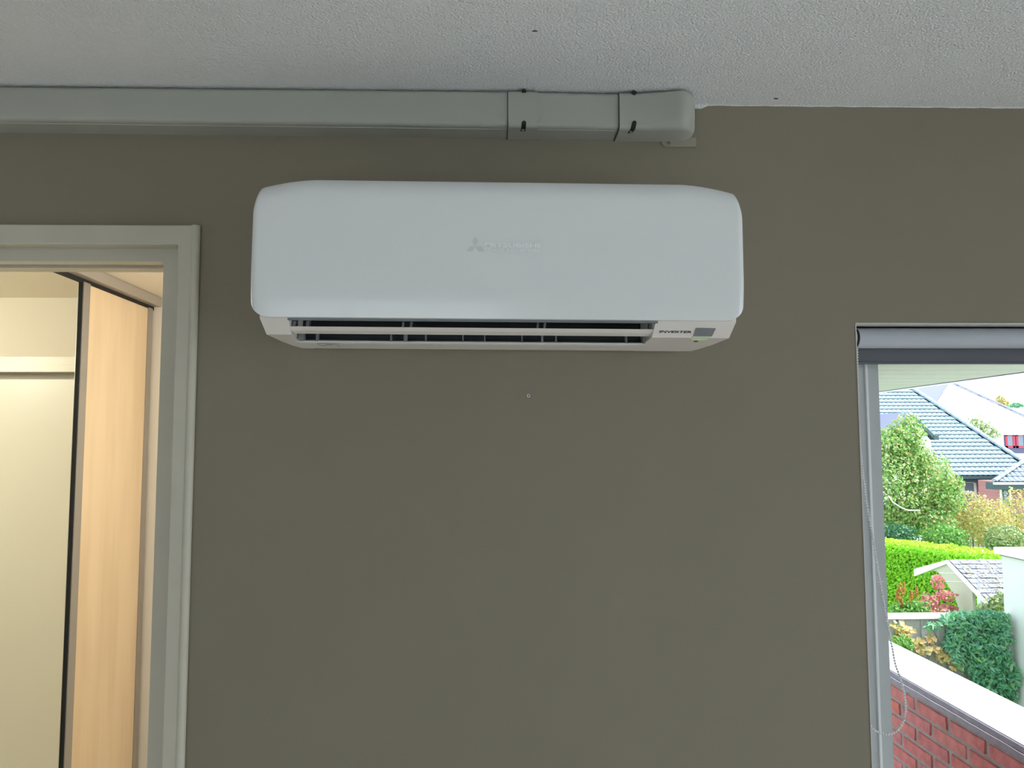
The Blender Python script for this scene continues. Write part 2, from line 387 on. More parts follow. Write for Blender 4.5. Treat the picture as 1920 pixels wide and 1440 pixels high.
# rear part of the casing and lower lip
acobj('casing', B(-.372+AX, .372+AX, -.158, -.001, 2.036, 2.185), 'ac_body', ac, bevel=.006)
lip = MB(); rings = []
yl0 = -.092
def zbt(y): return zB+(zC-zB)*(-.16-y)/(-.16+.03)
lip_pts = [(yl0, zbt(yl0)+.001), (yl0+.012, zbt(yl0+.012)-.0005), (-.030, zC), (-.004, zC+.004), (-.004, zC+.012), (yl0+.01, zC+.009), (yl0, zbt(yl0)+.003)]
lip.loft([[(x, y, z) for y, z in lip_pts] for x in (XJ0-.004, XJ1+.004)])
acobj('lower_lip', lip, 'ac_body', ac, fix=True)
# dark outlet cavity (open downwards)
m = MB(); ya, yb = -.186, -.078; zt = 2.03
m.add([(XI0-.004, ya, 1.970), (XI1+.004, ya, 1.970), (XI1+.004, ya, zt), (XI0-.004, ya, zt), (XI0-.004, yb, 1.940), (XI1+.004, yb, 1.940), (XI1+.004, yb, zt), (XI0-.004, yb, zt)],
      [(0, 3, 2, 1), (3, 7, 6, 2), (4, 5, 6, 7), (0, 4, 7, 3), (1, 2, 6, 5)])
acobj('outlet_cavity', m, 'ac_dark', ac)
acobj('upper_lip', B(XI0-.001, XI1+.003, -.1865, -.1835, 1.9635, 1.9675), 'ac_vane', ac)
# flaps
def flap(p, xa0, xa1, xb0, xb1):
    m = MB(); m.loft([[(xa0+(xb0-xa0)*t, y, z) for t, y, z in p], [(xa1+(xb1-xa1)*t, y, z) for t, y, z in p]]); return m
def yz(px_, y): return at_y(900, px_, y).z
fp = [(0, -.172, yz(615.0, -.172)), (.5, -.163, yz(622.5, -.163)), (1, -.150, yz(628.5, -.150)), (1, -.146, yz(628.5, -.150)+.003), (.4, -.158, yz(615, -.172)-.003), (0, -.169, yz(615, -.172)+.0003)]
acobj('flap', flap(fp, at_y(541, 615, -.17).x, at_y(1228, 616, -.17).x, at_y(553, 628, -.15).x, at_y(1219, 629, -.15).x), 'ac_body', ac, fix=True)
lp_ = [(0, -.101, yz(641.5, -.101)), (1, -.094, yz(645, -.094)), (1, -.090, yz(645, -.094)+.002), (0, -.097, yz(641.5, -.101)+.002)]
acobj('flap', flap(lp_, at_y(553, 641, -.1).x, at_y(1214, 642, -.1).x, at_y(556, 644, -.094).x, at_y(1212, 645, -.094).x), 'ac_white', ac, fix=True)
def vane(px_, lo, hi, y, wpx, slant=0):
    p = at_y(px_, (lo+hi)/2, y); a = at_y(px_, hi, y).z-.001; b = at_y(px_, lo, y).z+.001; hwid = wpx/2*(y-CAM.y)/F
    m = MB().prism([(p.x-hwid, y, a), (p.x+hwid, y, a), (p.x+hwid+slant, y, b), (p.x-hwid+slant, y, b)], (0, .014, .004))
    acobj('vane', m, 'ac_vane', ac)
for q, wd in ((594, 3), (733, 2), (798, 2), (868, 2), (909, 2), (979, 2), (1043, 2), (1175, 2)): vane(q, 629, 641, -.118, wd)
for q, wd in ((566, 7), (760, 6), (1017, 4), (1208, 4)): vane(q, 629, 641, -.122, wd)
for q, wd in ((551, 6), (576, 6), (755, 4), (770, 4), (1008, 3), (1021, 4), (1219, 4)): vane(q, 606, 615, -.160, wd, .001)
# print, display and marks on the right cheek (front facet plane)
fn = Vector((0, -(1.9665-zB), -(-.160+.186))).normalized()        # outward normal of the front facet
fp0 = Vector((0, -.186, 1.9665))
def fpt(x, y, off=.0004): return at_plane(x, y, fp0, fn)+fn*off
acobj('display_window', MB().prism([fpt(*q) for q in ((1305, 612), (1342, 612.5), (1335, 627), (1300, 627))], fn*.0006), 'ac_display', ac)
acobj('display_window', MB().prism([fpt(*q) for q in ((1299.5, 627.3), (1334.5, 627.3), (1331, 631), (1297, 631))], fn*.0006), 'ac_window', ac)
bn = Vector((0, (zC-zB), -(.13))).normalized(); bp0 = Vector((0, -.16, zB))
def bpt(x, y, off=.0003): return at_plane(x, y, bp0, bn)+bn*off
acobj('status_light', MB().prism([bpt(*q) for q in ((1297, 632.6), (1327, 632.6), (1325, 634.4), (1296, 634.4))], bn*.0005), 'led_green', ac)
acobj('sensor_mark', MB().prism([bpt(*q) for q in ((1302, 636.6), (1309, 636.6), (1308, 638), (1301, 638))], bn*.0003), 'ac_print', ac)
for pts in (((595, 645.4), (637, 646.0), (637, 646.6), (595, 646.0)), ((599, 649.6), (612, 650.2), (612, 650.8), (599, 650.2)), ((610, 647.2), (626, 647.7), (624, 649.2), (613, 648.8)), ((628, 647), (638, 651), (636.6, 651.2), (627, 647.3)), ((596, 646), (600, 650), (599.2, 650.2), (595, 646.3))):
    acobj('moulded_mark', MB().prism([bpt(*q) for q in pts], bn*.0002), 'ac_vane', ac)

def text_mesh(body, sx=1.0, bold=0.0):
    c = bpy.data.curves.new('lettering', 'FONT'); c.body = body; c.extrude = .012; c.offset = bold; c.resolution_u = 3
    o = bpy.data.objects.new('lettering_tmp', c); COL.objects.link(o)
    dg = bpy.context.evaluated_depsgraph_get(); me = bpy.data.meshes.new_from_object(o.evaluated_get(dg)); bpy.data.objects.remove(o); bpy.data.curves.remove(c)
    return me
def lettering(name, body, p0, p1, height, nrm, m, bold=0.0, shear=0.0):
    """stretch the text between p0 and p1 (left and right end of the baseline)"""
    me = text_mesh(body, bold=bold); xs = [v.co.x for v in me.vertices]; ys = [v.co.y for v in me.vertices]
    xa, xb, ya, yb = min(xs), max(xs), min(ys), max(ys); ex = p1-p0; ln = ex.length; ex = ex/ln; ez = nrm.cross(ex).normalized()
    for v in me.vertices:
        u = (v.co.x-xa)/(xb-xa); t = (v.co.y-ya)/(yb-ya)
        v.co = p0+ex*(u*ln+shear*t*height)+ez*(t*height)+nrm*(.0003+v.co.z*.012)
    me.materials.clear(); o = link(name, me, m, ac); acp.append(o); return o
lettering('lettering', 'INVERTER', fpt(1236, 621.4), fpt(1296, 621.9), .0046, fn, 'ac_print', .015, .25)
pn = Vector((0, -1, .0)).normalized()
def ppt(x, y):
    p = at_y(x, y, -.197); return Vector((p.x, yfront(p.x-AX, p.z, 2.2, AZ0)-.0001, p.z))
lettering('logo_lettering', 'MITSUBISHI', ppt(909, 464.3), ppt(1010.5, 464.9), .0074, pn, 'logo_silver', .03)
lettering('logo_lettering', 'HEAVY INDUSTRIES', ppt(909, 471.8), ppt(1010.5, 472.4), .0048, pn, 'logo_silver', .012)
mk = MB(); c = ppt(890.5, 462.5)
R_ = .0098
for k in range(3):                         # three lozenges meeting in a point
    a = math.radians(90+120*k); e = Vector((math.cos(a), 0, math.sin(a))); s_ = Vector((-math.sin(a), 0, math.cos(a)))
    mk.prism([c, c+e*R_*.87+s_*R_*.5-e*R_*.02, c+e*R_*1.72, c+e*R_*.87-s_*R_*.5-e*R_*.02], (0, -.0004, 0))
acobj('logo_mark', mk, 'logo_grey', ac, fix=True)
ac.rotation_euler = (0, TILT, 0)           # hangs a touch lower at the right

# ================================================================== pipe trunking under the ceiling
tr = empty('pipe_trunking', (0, 0, 2.35), 'grey plastic pipe trunking along the ceiling above the air conditioner', 'trunking')
def trz(x): return -.0045*(x+.9)          # drops slightly to the right
def rrect(x, d, zb, zt, r, n=5, rt=None):
    pts = [(x, 0, zt)]; rb, r = r, (rt or r)
    for k in range(n+1):
        a = math.pi/2*k/n; pts.append((x, -d+r-r*math.sin(a), zt-r+r*math.cos(a)))
    for k in range(n+1):
        a = math.pi/2*k/n; pts.append((x, -d+rb-rb*math.cos(a), zb+rb-rb*math.sin(a)))
    pts.append((x, 0, zb)); return pts
ZT, ZBt = ZC-.0035, 2.3505
def section(xa, xb, d0, d1, grow=0, r=.008):
    n = max(2, int((xb-xa)/.1)); rg = []
    for i in range(n+1):
        x = xa+(xb-xa)*i/n; d = d0+(d1-d0)*i/n
        rg.append(rrect(x, d+grow, ZBt+trz(x)-grow*.7, ZT, r))
    return MB().loft(rg)
def smooth_obj(o, ang=.7):
    for p in o.data.polygons: p.use_smooth = True
    o.data.set_sharp_from_angle(angle=ang); return o
xc1, xc2 = at_y(953, 215, -.062).x, at_y(1008, 215, -.062).x
xe0 = at_y(1162, 215, -.06).x; xe1 = at_y(1303, 215, -.03).x
smooth_obj(obj('trunk_section', section(XL+.002, xc1, .0625, .0605), 'pvc_trunk', tr, fix=True))
smooth_obj(obj('trunk_section', section(xc1, xe0, .0600, .0560), 'pvc_trunk', tr, fix=True))
for xa, xb in ((XL+.002, xc1), (xc2, xe0)):
    obj('cover_seam', MB().loft([[(x, -.046, ZBt+trz(x)-.0006), (x, -.0448, ZBt+trz(x)-.0006), (x, -.0448, ZBt+trz(x)+.001), (x, -.046, ZBt+trz(x)+.001)] for x in (xa, xb)]), 'plaster_edge', tr, fix=True)
cp = smooth_obj(obj('coupling', section(xc1, xc2, .0605, .0600, .0032), 'pvc_trunk', tr, fix=True))
obj('coupling_gap', MB().loft([rrect(x, .0605+g_, ZBt+trz(x)-g_*.7, ZT, .008) for x, g_ in ((xc1-.0018, .0018), (xc1-.0002, .0028))]), 'dark_grey', cp, fix=True)
# end elbow: bends into the wall, rounded end
rg = []
D0 = .0565
for i in range(25):
    t = i/24; x = xe0+(xe1-xe0)*t
    bulge = .015*max(0, min(1, (t-.25)/.5))**1.4
    d = D0+.004+bulge*.9; r = .009+.016*max(0, (t-.3)/.7)
    zb = ZBt+trz(x)-.0025
    q = (xe1-x)/.034
    if q < 1: k = math.sqrt(max(0, 1-(1-q)**2)); k = max(k, .10); d = d*(.30+.70*k); zb = zb+(1-k)*.012
    rg.append(rrect(x, d, zb, ZT-(.0 if q > 1 else (1-k)*.012), min(r, d*.45), rt=min(.008, d*.4)))
el = smooth_obj(obj('end_elbow', MB().loft(rg), 'pvc_trunk', tr, fix=True), .9)
obj('elbow_gap', MB().loft([rrect(x, .0560+g_, ZBt+trz(x)-g_*.7, ZT, .008) for x, g_ in ((xe0-.0022, .0022), (xe0-.0002, .0034))]), 'dark_grey', el, fix=True)
def slot(p, x, d, zb, zt, r, z_from, y_to, hwid, lean, m):   # dark slot that runs from the front face round the lower edge
    path_ = [(-d, z_from), (-d, zb+r)]+[(-d+r-r*math.cos(a), zb+r-r*math.sin(a)) for a in [math.pi/2*k/6 for k in range(1, 7)]]+[(y_to, zb)]
    P_ = []; tot = 0
    for k in range(len(path_)):
        if k: tot += math.dist(path_[k], path_[k-1])
        P_.append((tot, *path_[k]))
    out = []
    for k in range(15):
        t = tot*k/14; q = next(i_ for i_ in range(1, len(P_)) if P_[i_][0] >= t-1e-9); f_ = (t-P_[q-1][0])/max(P_[q][0]-P_[q-1][0], 1e-9)
        y = P_[q-1][1]+(P_[q][1]-P_[q-1][1])*f_; z = P_[q-1][2]+(P_[q][2]-P_[q-1][2])*f_
        cy_, cz_ = -d+r, zb+r; ny, nz = (-1, 0) if z > cz_ else ((0, -1) if y > cy_ else ((y-cy_)/r, (z-cz_)/r))
        w_ = hwid*math.sqrt(max(0, 1-(1-min(1, t/hwid))**2)); w_ = max(w_, .0002)
        c_ = x-lean*t/tot
        out.append([(c_-w_, y+ny*.0005, z+nz*.0005), (c_+w_, y+ny*.0005, z+nz*.0005), (c_+w_, y-ny*.0005, z-nz*.0005), (c_-w_, y-ny*.0005, z-nz*.0005)])
    obj('screw_slot', MB().loft(out), m, p, fix=True)
for px_, p, d, lean in ((982.5, cp, .0635, .0015), (1190, el, .0613, .006)):
    a = at_y(px_, 226, -d); zb_ = ZBt+trz(a.x)-(.0023 if p is cp else .0025); r_ = .008 if p is cp else .0095
    slot(p, a.x, d, zb_, ZT, r_, a.z, -d+.020, .0043, lean, 'black_gap')
    sc = Vector((a.x-lean*.8, -d+.0125, zb_-.0006))
    obj('screw', MB().cyl(sc+Vector((0, .0002, .0008)), sc+Vector((0, -.0006, -.0007)), .0026, n=14), 'steel', p)
    obj('screw_slot', MB().cyl((a.x, -d+.006, ZT-.0003), (a.x, -d-.0006, ZT-.0030), .0042, n=16), 'black_gap', p)
# fixing tab under the elbow, with its screw
ta = at_y(1240, 262, -.002); tb = at_y(1305, 276, -.002)
pts = [(ta.x, -.001, ta.z+.004)]
for k in range(7): q = math.pi/2*k/6; pts.append((ta.x+.011-.011*math.cos(q), -.001, tb.z+.011-.011*math.sin(q)))
pts += [(tb.x, -.001, tb.z), (tb.x, -.001, ta.z+.004)]
tab = obj('fixing_tab', MB().prism(pts, (0, -.0028, 0)), 'tab_plastic', tr, bevel=.0006)
sc = at_y(1254, 268.5, -.0035)
obj('screw', MB().cyl(sc+Vector((0, .001, 0)), sc+Vector((0, -.002, 0)), .0058, .0042, n=18), 'tab_plastic', tab)
obj('screw_cross', MB().box(sc.x-.003, sc.x+.003, sc.y-.0024, sc.y-.0018, sc.z-.0007, sc.z+.0007).box(sc.x-.0007, sc.x+.0007, sc.y-.0024, sc.y-.0018, sc.z-.003, sc.z+.003), 'dark_grey', tab)
MATS['pvc_trunk'].node_tree.nodes['Principled BSDF'].inputs['Specular IOR Level'].default_value = .35

# ================================================================== screw left in the wall
p = at_y(991, 742, -.006)
sw = empty('wall_screw', (p.x, 0, p.z), 'small cross-head screw sticking out of the wall below the air conditioner', 'screw')
obj('screw_head', MB().cyl((p.x, -.0035, p.z), (p.x, -.0062, p.z), .0030, .0034, n=20).cyl((p.x, -.0062, p.z), (p.x, -.0070, p.z), .0034, .0028, n=20), 'steel', sw)
obj('screw_shank', MB().cyl((p.x, .004, p.z), (p.x, -.0036, p.z), .0017, n=12), 'steel', sw)
a = math.radians(12); m = MB()
for q in (0, math.pi/2):
    e = Vector((math.cos(q+a), 0, math.sin(q+a))); s_ = Vector((-math.sin(q+a), 0, math.cos(q+a))); c = Vector((p.x, -.0071, p.z))
    m.prism([c-e*.0019-s_*.0006, c+e*.0019-s_*.0006, c+e*.0019+s_*.0006, c-e*.0019+s_*.0006], (0, .0004, 0))
obj('cross_recess', m, 'black_gap', sw)

# ================================================================== window beside the air conditioner
wr_ = empty('window_1', (fx0, .06, fz0), kind='structure')
FY = .062
xa = fx0+.0005; xs1 = at_y(1622, 700, FY).x; xs2 = at_y(1653.5, 700, FY).x; xr0, xr1 = fx1-(xs2-xa), fx1
def frame_ring(x0, x1, z0, z1, w0, ya, yb):
    return B(x0, x0+w0, ya, yb, z0, z1).box(x1-w0, x1, ya, yb, z0, z1).box(x0+w0, x1-w0, ya, yb, z0, z0+w0).box(x0+w0, x1-w0, ya, yb, z1-w0, z1)
obj('window_frame', frame_ring(xa, fx1-.0005, fz0+.001, (fz1+.012)-.001, xs1-xa, FY, T), 'window_paint', wr_)
sh = obj('sash', frame_ring(xs1, fx1-(xs1-fx0), fz0+(xs1-fx0), (fz1+.012)-(xs1-fx0), .014, FY+.004, T-.01).box(xs1, xs1+.002, FY+.001, FY+.004, fz0+.045, (fz1+.012)-.045), 'window_paint', wr_, bevel=.0012)
obj('sash_bead', B(xs1-.001, xs1+.0042, FY-.0030, FY+.004, fz0+.045, fz1-.02), 'bead_lit_white', sh, bevel=.001)  # whiter than the frame: the ridge's highlight is put into its colour
obj('glazing_bead', frame_ring(xs1+.014, fx1-(xs1-fx0)-.014, fz0+(xs1-fx0)+.014, (fz1+.012)-(xs1-fx0)-.014, xs2-xs1-.020, FY+.008, T-.02), 'window_paint', sh, bevel=.0015)
obj('gasket', frame_ring(xs2-.007, fx1-(xs2-fx0)+.007, fz0+(xs2-fx0)-.007, (fz1+.012)-(xs2-fx0)+.007, .006, FY+.012, T-.03), 'window_paint', sh, bevel=.001)
obj('pane', B(xs2-.003, fx1-(xs2-fx0)+.003, FY+.02, FY+.024, fz0+(xs2-fx0)-.003, (fz1+.012)-(xs2-fx0)+.003), 'glass', sh)
obj('window_sill', B(fx0+.0005, fx1-.0005, -.02, FY, fz0+.0005, fz0+.02), 'casing_paint', wr_, bevel=.003)
obj('soffit_edge', B(fx0, fx1, -.0012, .03, fz1-.0012, fz1+.0012), 'plaster_edge', wr_)
obj('reveal_edge', B(fx0-.0008, fx0+.0008, -.0012, FY, fz0+.02, fz1-.0012), 'plaster_edge', wr_)

# ------------------------------------------------------------------ roller blind
bl = empty('roller_blind', (fx0, .04, fz1), 'grey roller blind rolled up at the top of the window', 'blind')
bz = 1.9675; by = .034; br = .0195
bx0 = at_y(1610, 630, by-br).x+.003; bx1 = fx1-.02
rings = []
for x in (bx0, bx1): rings.append([(x, by+br*math.cos(q), bz+br*math.sin(q)) for q in [2*math.pi*i/40 for i in range(40)]])
tb_ = smooth_obj(obj('fabric_roll', MB().loft(rings), 'blind_tube', bl, fix=True))
obj('end_cap', MB().cyl((bx0-.006, by, bz), (bx0, by, bz), .0185, n=30), 'black_gap', bl)
obj('bracket', MB().prism([(fx0+.001, by-.016+.0*k, z) if False else (fx0+.001, by+.021*math.cos(q), bz+.021*math.sin(q)) for k, (q, z) in enumerate([(2*math.pi*i/30, 0) for i in range(30)])], (bx0-.006-fx0-.001, 0, 0)), 'blind_cap', bl)
fzb = at_y(1750, 683, .051).z
obj('hanging_fabric', B(bx0-.002, bx1, .0505, .0514, fzb+.004, bz), 'blind_fabric', bl)
obj('bottom_bar', B(bx0-.002, bx1, .0488, .0530, fzb, fzb+.0045), 'blind_fabric', bl, bevel=.0012)
# bead chain: one open loop, its left strand behind the edge of the wall
cy = .036
pix = [(1607, 650), (1607.6, 690), (1608.6, 740), (1610, 790), (1611.6, 815), (1615, 860), (1620, 905), (1628, 960), (1637, 1010), (1645, 1060), (1651, 1095), (1659, 1140), (1667, 1185), (1673, 1215), (1679, 1246), (1687, 1268), (1694, 1293), (1698, 1320), (1697, 1342), (1690, 1361), (1678, 1373), (1663, 1377), (1648, 1373), (1636, 1366)]
path = [at_y(*q, cy) for q in pix]
path += [Vector((.7045, cy+.004, z)) for z in [path[-1].z+.018, path[-1].z+.05, path[-1].z+.1, path[-1].z+.2, 1.6, 1.8, 1.955]]
path[-8].x = max(path[-8].x, .706)
for q in path: q.x = max(q.x, .7025)
def resample(P, step):
    # Catmull-Rom smoothing, then beads at an even spacing
    d = []
    for i in range(len(P)-1):
        a, b, c, e = P[max(i-1, 0)], P[i], P[i+1], P[min(i+2, len(P)-1)]
        for k in range(12):
            t = k/12; d.append(.5*((2*b)+(c-a)*t+(2*a-5*b+4*c-e)*t*t+(3*b-a-3*c+e)*t**3))
    d.append(P[-1]); out = [d[0]]; acc = 0
    for i in range(1, len(d)):
        seg = (d[i]-d[i-1]).length
        while acc+seg >= step:
            t = (step-acc)/seg; q = d[i-1].lerp(d[i], t); out.append(q); seg -= (step-acc); acc = 0; d[i-1] = q
        acc += seg
    return out, d
beads, dense = resample(path, .0053)
m = MB()
def ball(m, c, r, n=8, k=5):
    rings = [[(c.x+r*math.sin(math.pi*j/k)*math.cos(2*math.pi*i/n), c.y+r*math.sin(math.pi*j/k)*math.sin(2*math.pi*i/n), c.z+r*math.cos(math.pi*j/k)) for i in range(n)] for j in range(k+1)]
    m.loft(rings[::-1], True, True, False)
for b in beads: ball(m, b, .0024)
for i in range(len(beads)-1): m.cyl(beads[i], beads[i+1], .0007, n=4, caps=False)
ch = obj('bead_chain', m, 'bead_plastic', bl, label='white beaded pull chain', kind='stuff')
q = at_y(1651, 1090, cy)
obj('chain_connector', MB().cyl(q-Vector((.006, 0, .0003)), q+Vector((.005, 0, .0)), .0013, n=8), 'bead_plastic', bl)

# ================================================================== outside: materials
def brick_mat(name, c1, c2, mortar, scale, bump=.4, rot=None):
    m = bpy.data.materials.new(name); m.use_nodes = True; MATS[name] = m; n, l = m.node_tree.nodes, m.node_tree.links; b = n['Principled BSDF']; b.inputs['Roughness'].default_value = .85
    t = n.new('ShaderNodeTexCoord'); mp = n.new('ShaderNodeMapping'); mp.inputs['Rotation'].default_value = rot or (math.radians(90), 0, 0)
    k = n.new('ShaderNodeTexBrick'); k.inputs['Scale'].default_value = scale; k.inputs['Color1'].default_value = (*c1, 1); k.inputs['Color2'].default_value = (*c2, 1); k.inputs['Mortar'].default_value = (*mortar, 1)
    k.inputs['Brick Width'].default_value = .222; k.inputs['Row Height'].default_value = .0625; k.inputs['Mortar Size'].default_value = .006
    l.new(t.outputs['Object'], mp.inputs['Vector']); l.new(mp.outputs['Vector'], k.inputs['Vector']); l.new(k.outputs['Color'], b.inputs['Base Color'])
    bp = n.new('ShaderNodeBump'); bp.inputs['Strength'].default_value = bump; bp.inputs['Distance'].default_value = .01; bp.invert = True; l.new(k.outputs['Fac'], bp.inputs['Height']); l.new(bp.outputs['Normal'], b.inputs['Normal'])
mat('red_brick', (1, 1, 1), .85, col2=(.72, .70, .72), nscale=30, detail=6, bump=.6, bscale=70, bdist=.006, objrand=[(.54, .19, .16), (.58, .22, .20), (.50, .17, .16), (.60, .19, .13), (.55, .23, .22)])
mat('mortar', (.33, .31, .29), .95, col2=(.26, .25, .23), nscale=40, bump=.6, bscale=150, bdist=.004)
mat('coping_white', (.86, .87, .87), .5, bump=.05, bscale=40, bdist=.002)
mat('pale_tile', (.74, .74, .73), .7, col2=(.69, .69, .68), nscale=5)
mat('lead', (.15, .145, .185), .55, col2=(.20, .195, .24), nscale=25, bump=.15, bscale=60, bdist=.003)
mat('soffit_board', (.36, .375, .31), .6, objrand=[(.33, .36, .29), (.365, .39, .32)])
mat('gutter_white', (.82, .85, .88), .4)
brick_mat('white_brick', (.92, .91, .88), (.89, .88, .85), (.66, .66, .61), 1.0, .5, (math.radians(90), 0, math.radians(90)))
brick_mat('house_brick', (.42, .17, .15), (.34, .13, .13), (.40, .34, .32), 1.0, .3)
mat('facade_brick', (.40, .14, .11), .85, col2=(.33, .11, .1), nscale=8)
mat('white_paint', (.85, .86, .84), .5)
mat('cream_paint', (.52, .49, .38), .5)
mat('roof_tile', (.30, .40, .46), .45, island=[(.20, .285, .33), (.27, .355, .40), (.235, .32, .365)])
mat('roof_dark', (.19, .24, .30), .5, island=[(.18, .23, .29), (.25, .30, .36)])
mat('roof_under', (.05, .07, .10), .8)
mat('roof_pale', (.66, .68, .72), .6, col2=(.72, .74, .77), nscale=3)
mat('roof_lavender', (.22, .22, .31), .6)
mat('fascia_dark', (.045, .085, .09), .5)
mat('red_paint', (.55, .045, .08), .5)
mat('navy_paint', (.09, .10, .17), .5)
mat('house_glass', (.20, .26, .32), .08, coat=.5)
mat('fence_wood', (.30, .29, .27), .9, col2=(.40, .39, .37), nscale=6, stretch=(14, 14, 1), bump=.4, bscale=30, bdist=.004)
mat('fence_cap', (.78, .76, .70), .8, col2=(.70, .67, .60), nscale=12)
mat('shingle', (.11, .11, .14), .9, col2=(.34, .35, .38), nscale=45, detail=5, bump=.5, bscale=90, bdist=.006)
mat('bark', (.12, .09, .06), .9, bump=.5, bscale=30, bdist=.01)
mat('lawn', (.46, .46, .45), .95, col2=(.52, .52, .51), nscale=.6, bump=.4, bscale=20, bdist=.03)
mat('grass', (.12, .26, .05), .95, col2=(.20, .34, .08), nscale=3, bump=.6, bscale=60, bdist=.03)
def leafmat(name, ramp, trans=.35): mat(name, ramp[0], .5, island=ramp, trans=trans)
leafmat('tree_leaf', [(.08, .22, .05), (.20, .42, .08), (.34, .54, .14), (.48, .60, .25), (.66, .48, .22), (.15, .36, .09), (.28, .48, .12)])
leafmat('hedge_leaf', [(.20, .54, .012), (.30, .66, .02), (.42, .76, .03), (.26, .60, .02)])
mat('hedge_core', (.10, .30, .015), .8, bump=.8, bscale=25, bdist=.05)
leafmat('hedge_tip', [(.42, .62, .03), (.55, .66, .06), (.34, .60, .03)])
leafmat('gold_leaf', [(.55, .46, .13), (.66, .56, .22), (.36, .42, .12), (.68, .52, .16), (.50, .30, .14), (.30, .38, .12), (.7, .62, .3)])
leafmat('olive_leaf', [(.22, .36, .12), (.36, .46, .20), (.48, .46, .24), (.14, .28, .12), (.40, .44, .14)])
leafmat('vine_leaf', [(.07, .26, .14), (.15, .40, .24), (.10, .34, .11), (.26, .52, .34), (.20, .46, .13)])
leafmat('yellow_leaf', [(.70, .50, .16), (.75, .62, .30), (.62, .34, .12), (.40, .46, .12), (.8, .7, .42)])
leafmat('pink_leaf', [(.60, .14, .17), (.70, .26, .26), (.66, .18, .22), (.74, .40, .34), (.45, .35, .15)])
leafmat('orange_leaf', [(.50, .20, .05), (.58, .27, .07), (.45, .15, .05)])
leafmat('green_leaf', [(.08, .26, .04), (.16, .36, .06), (.24, .42, .10)])
leafmat('dark_leaf', [(.03, .12, .06), (.05, .17, .07), (.08, .22, .1)])

GZ = -2.78
obj('ground', MB().box(-160, 160, -160, 200, GZ-.2, GZ), 'lawn', kind='structure')
obj('lawn', MB().box(1.2, 24, 4.2, 30, GZ+.001, GZ+.02), 'grass', kind='structure')
obj('wall_outer', B(HX1+.072, .68, T+.001, 2.2, GZ, 2.55), 'facade_brick', kind='structure')
obj('balcony_floor', B(.685, 2.4, T+.001, 3.6, -.20, -.06), 'pale_tile', kind='structure')
obj('wall_lower', B(XL-.1, XR+.1, YR-.1, T, GZ, -.101), 'facade_brick', kind='structure')

# ------------------------------------------------------------------ balcony parapet, brick by brick
K = 1.25                                   # the parapet's size follows from its 62.5 mm courses
PX = 1.385*K; PZ = CAM.z-.785*K
def ky(y): return (y+1.43)*K-1.43
par = empty('balcony_parapet', (PX, 1.5, -.06), 'red brick balcony parapet with white coping outside the window', 'parapet')
PY0, PY1 = T+.02, 3.4
zb1 = CAM.z-(CAM.z-.933)*K                 # a bed joint seen in the photograph
obj('mortar_core', B(PX+.0035, PX+.21, PY0, PY1, -.06, PZ-.02), 'mortar', par)
bm_list = []
for s in range(5):
    bm = bmesh.new(); bmesh.ops.create_cube(bm, size=1)
    for v in bm.verts: v.co = Vector((v.co.x*.09, v.co.y*.209, v.co.z*.0490))
    bmesh.ops.bevel(bm, geom=bm.edges[:], offset=.004, segments=1, affect='EDGES')
    for v in bm.verts: v.co += Vector((random.uniform(-.0012, .0012), random.uniform(-.002, .002), random.uniform(-.0014, .0014)))
    me = bpy.data.meshes.new('brick'); bm.to_mesh(me); bm.free(); me.materials.append(MATS['red_brick']); bm_list.append(me)
perp = ky(1.128)                           # a cross joint seen in the photograph
row = 0
z = zb1+.0305
zt_ = zb1+.0305
for r in range(0, 16):
    zc = zb1+.031-r*.0615
    if zc < -.04: break
    # row 0 lies under the flashing; rows shift by half a brick
    base = perp+(.114 if r % 2 == 0 else 0)
    k0 = int((PY0-base)/.2285)-1
    for k in range(k0, k0+20):
        yc = base+.2285*(k+.5)
        if yc-.104 < PY0 or yc+.104 > PY1: continue
        o = link('brick', bm_list[(r*7+k*3) % 5], None, par); o.location = (PX+.045-random.uniform(0, .002), yc, zc)
        o.matrix_parent_inverse = par.matrix_basis.inverted()
cw = (1.58-1.385)*K
obj('coping', B(PX-.002, PX+cw, PY0, PY1+.06, PZ-.018, PZ), 'coping_white', par, bevel=.002)
m = MB(); n_ = 60; rg = []
for i in range(n_+1):
    y = PY0+(PY1-PY0)*i/n_; wv = .0015*noise.noise(Vector((y*9, 0, 3)))+.003*noise.noise(Vector((y*2, 5, 3)))
    zf = PZ-.024; ze = PZ-.050+wv
    rg.append([(PX+.02, y, PZ-.004), (PX-.010, y, PZ-.004), (PX-.011, y, zf+.002), (PX-.006, y, zf-.001+wv*.5), (PX-.007, y, ze), (PX-.003, y, ze), (PX+.02, y, zf)])
m.loft(rg); smooth_obj(obj('lead_flashing', m, 'lead', par, fix=True), .4)
m = MB(); rg = []
for i in range(n_+1):
    y = PY0+(PY1-PY0)*i/n_; wv = .0025*noise.noise(Vector((y*12, 0, 8)))
    zf = PZ-.026+wv; rg.append([(PX-.0115, y, zf+.0014), (PX-.0115, y, zf-.0014), (PX-.006, y, zf-.0014), (PX-.006, y, zf+.0014)])
m.loft(rg); obj('sealant_bead', m, 'gutter_white', par, fix=True)

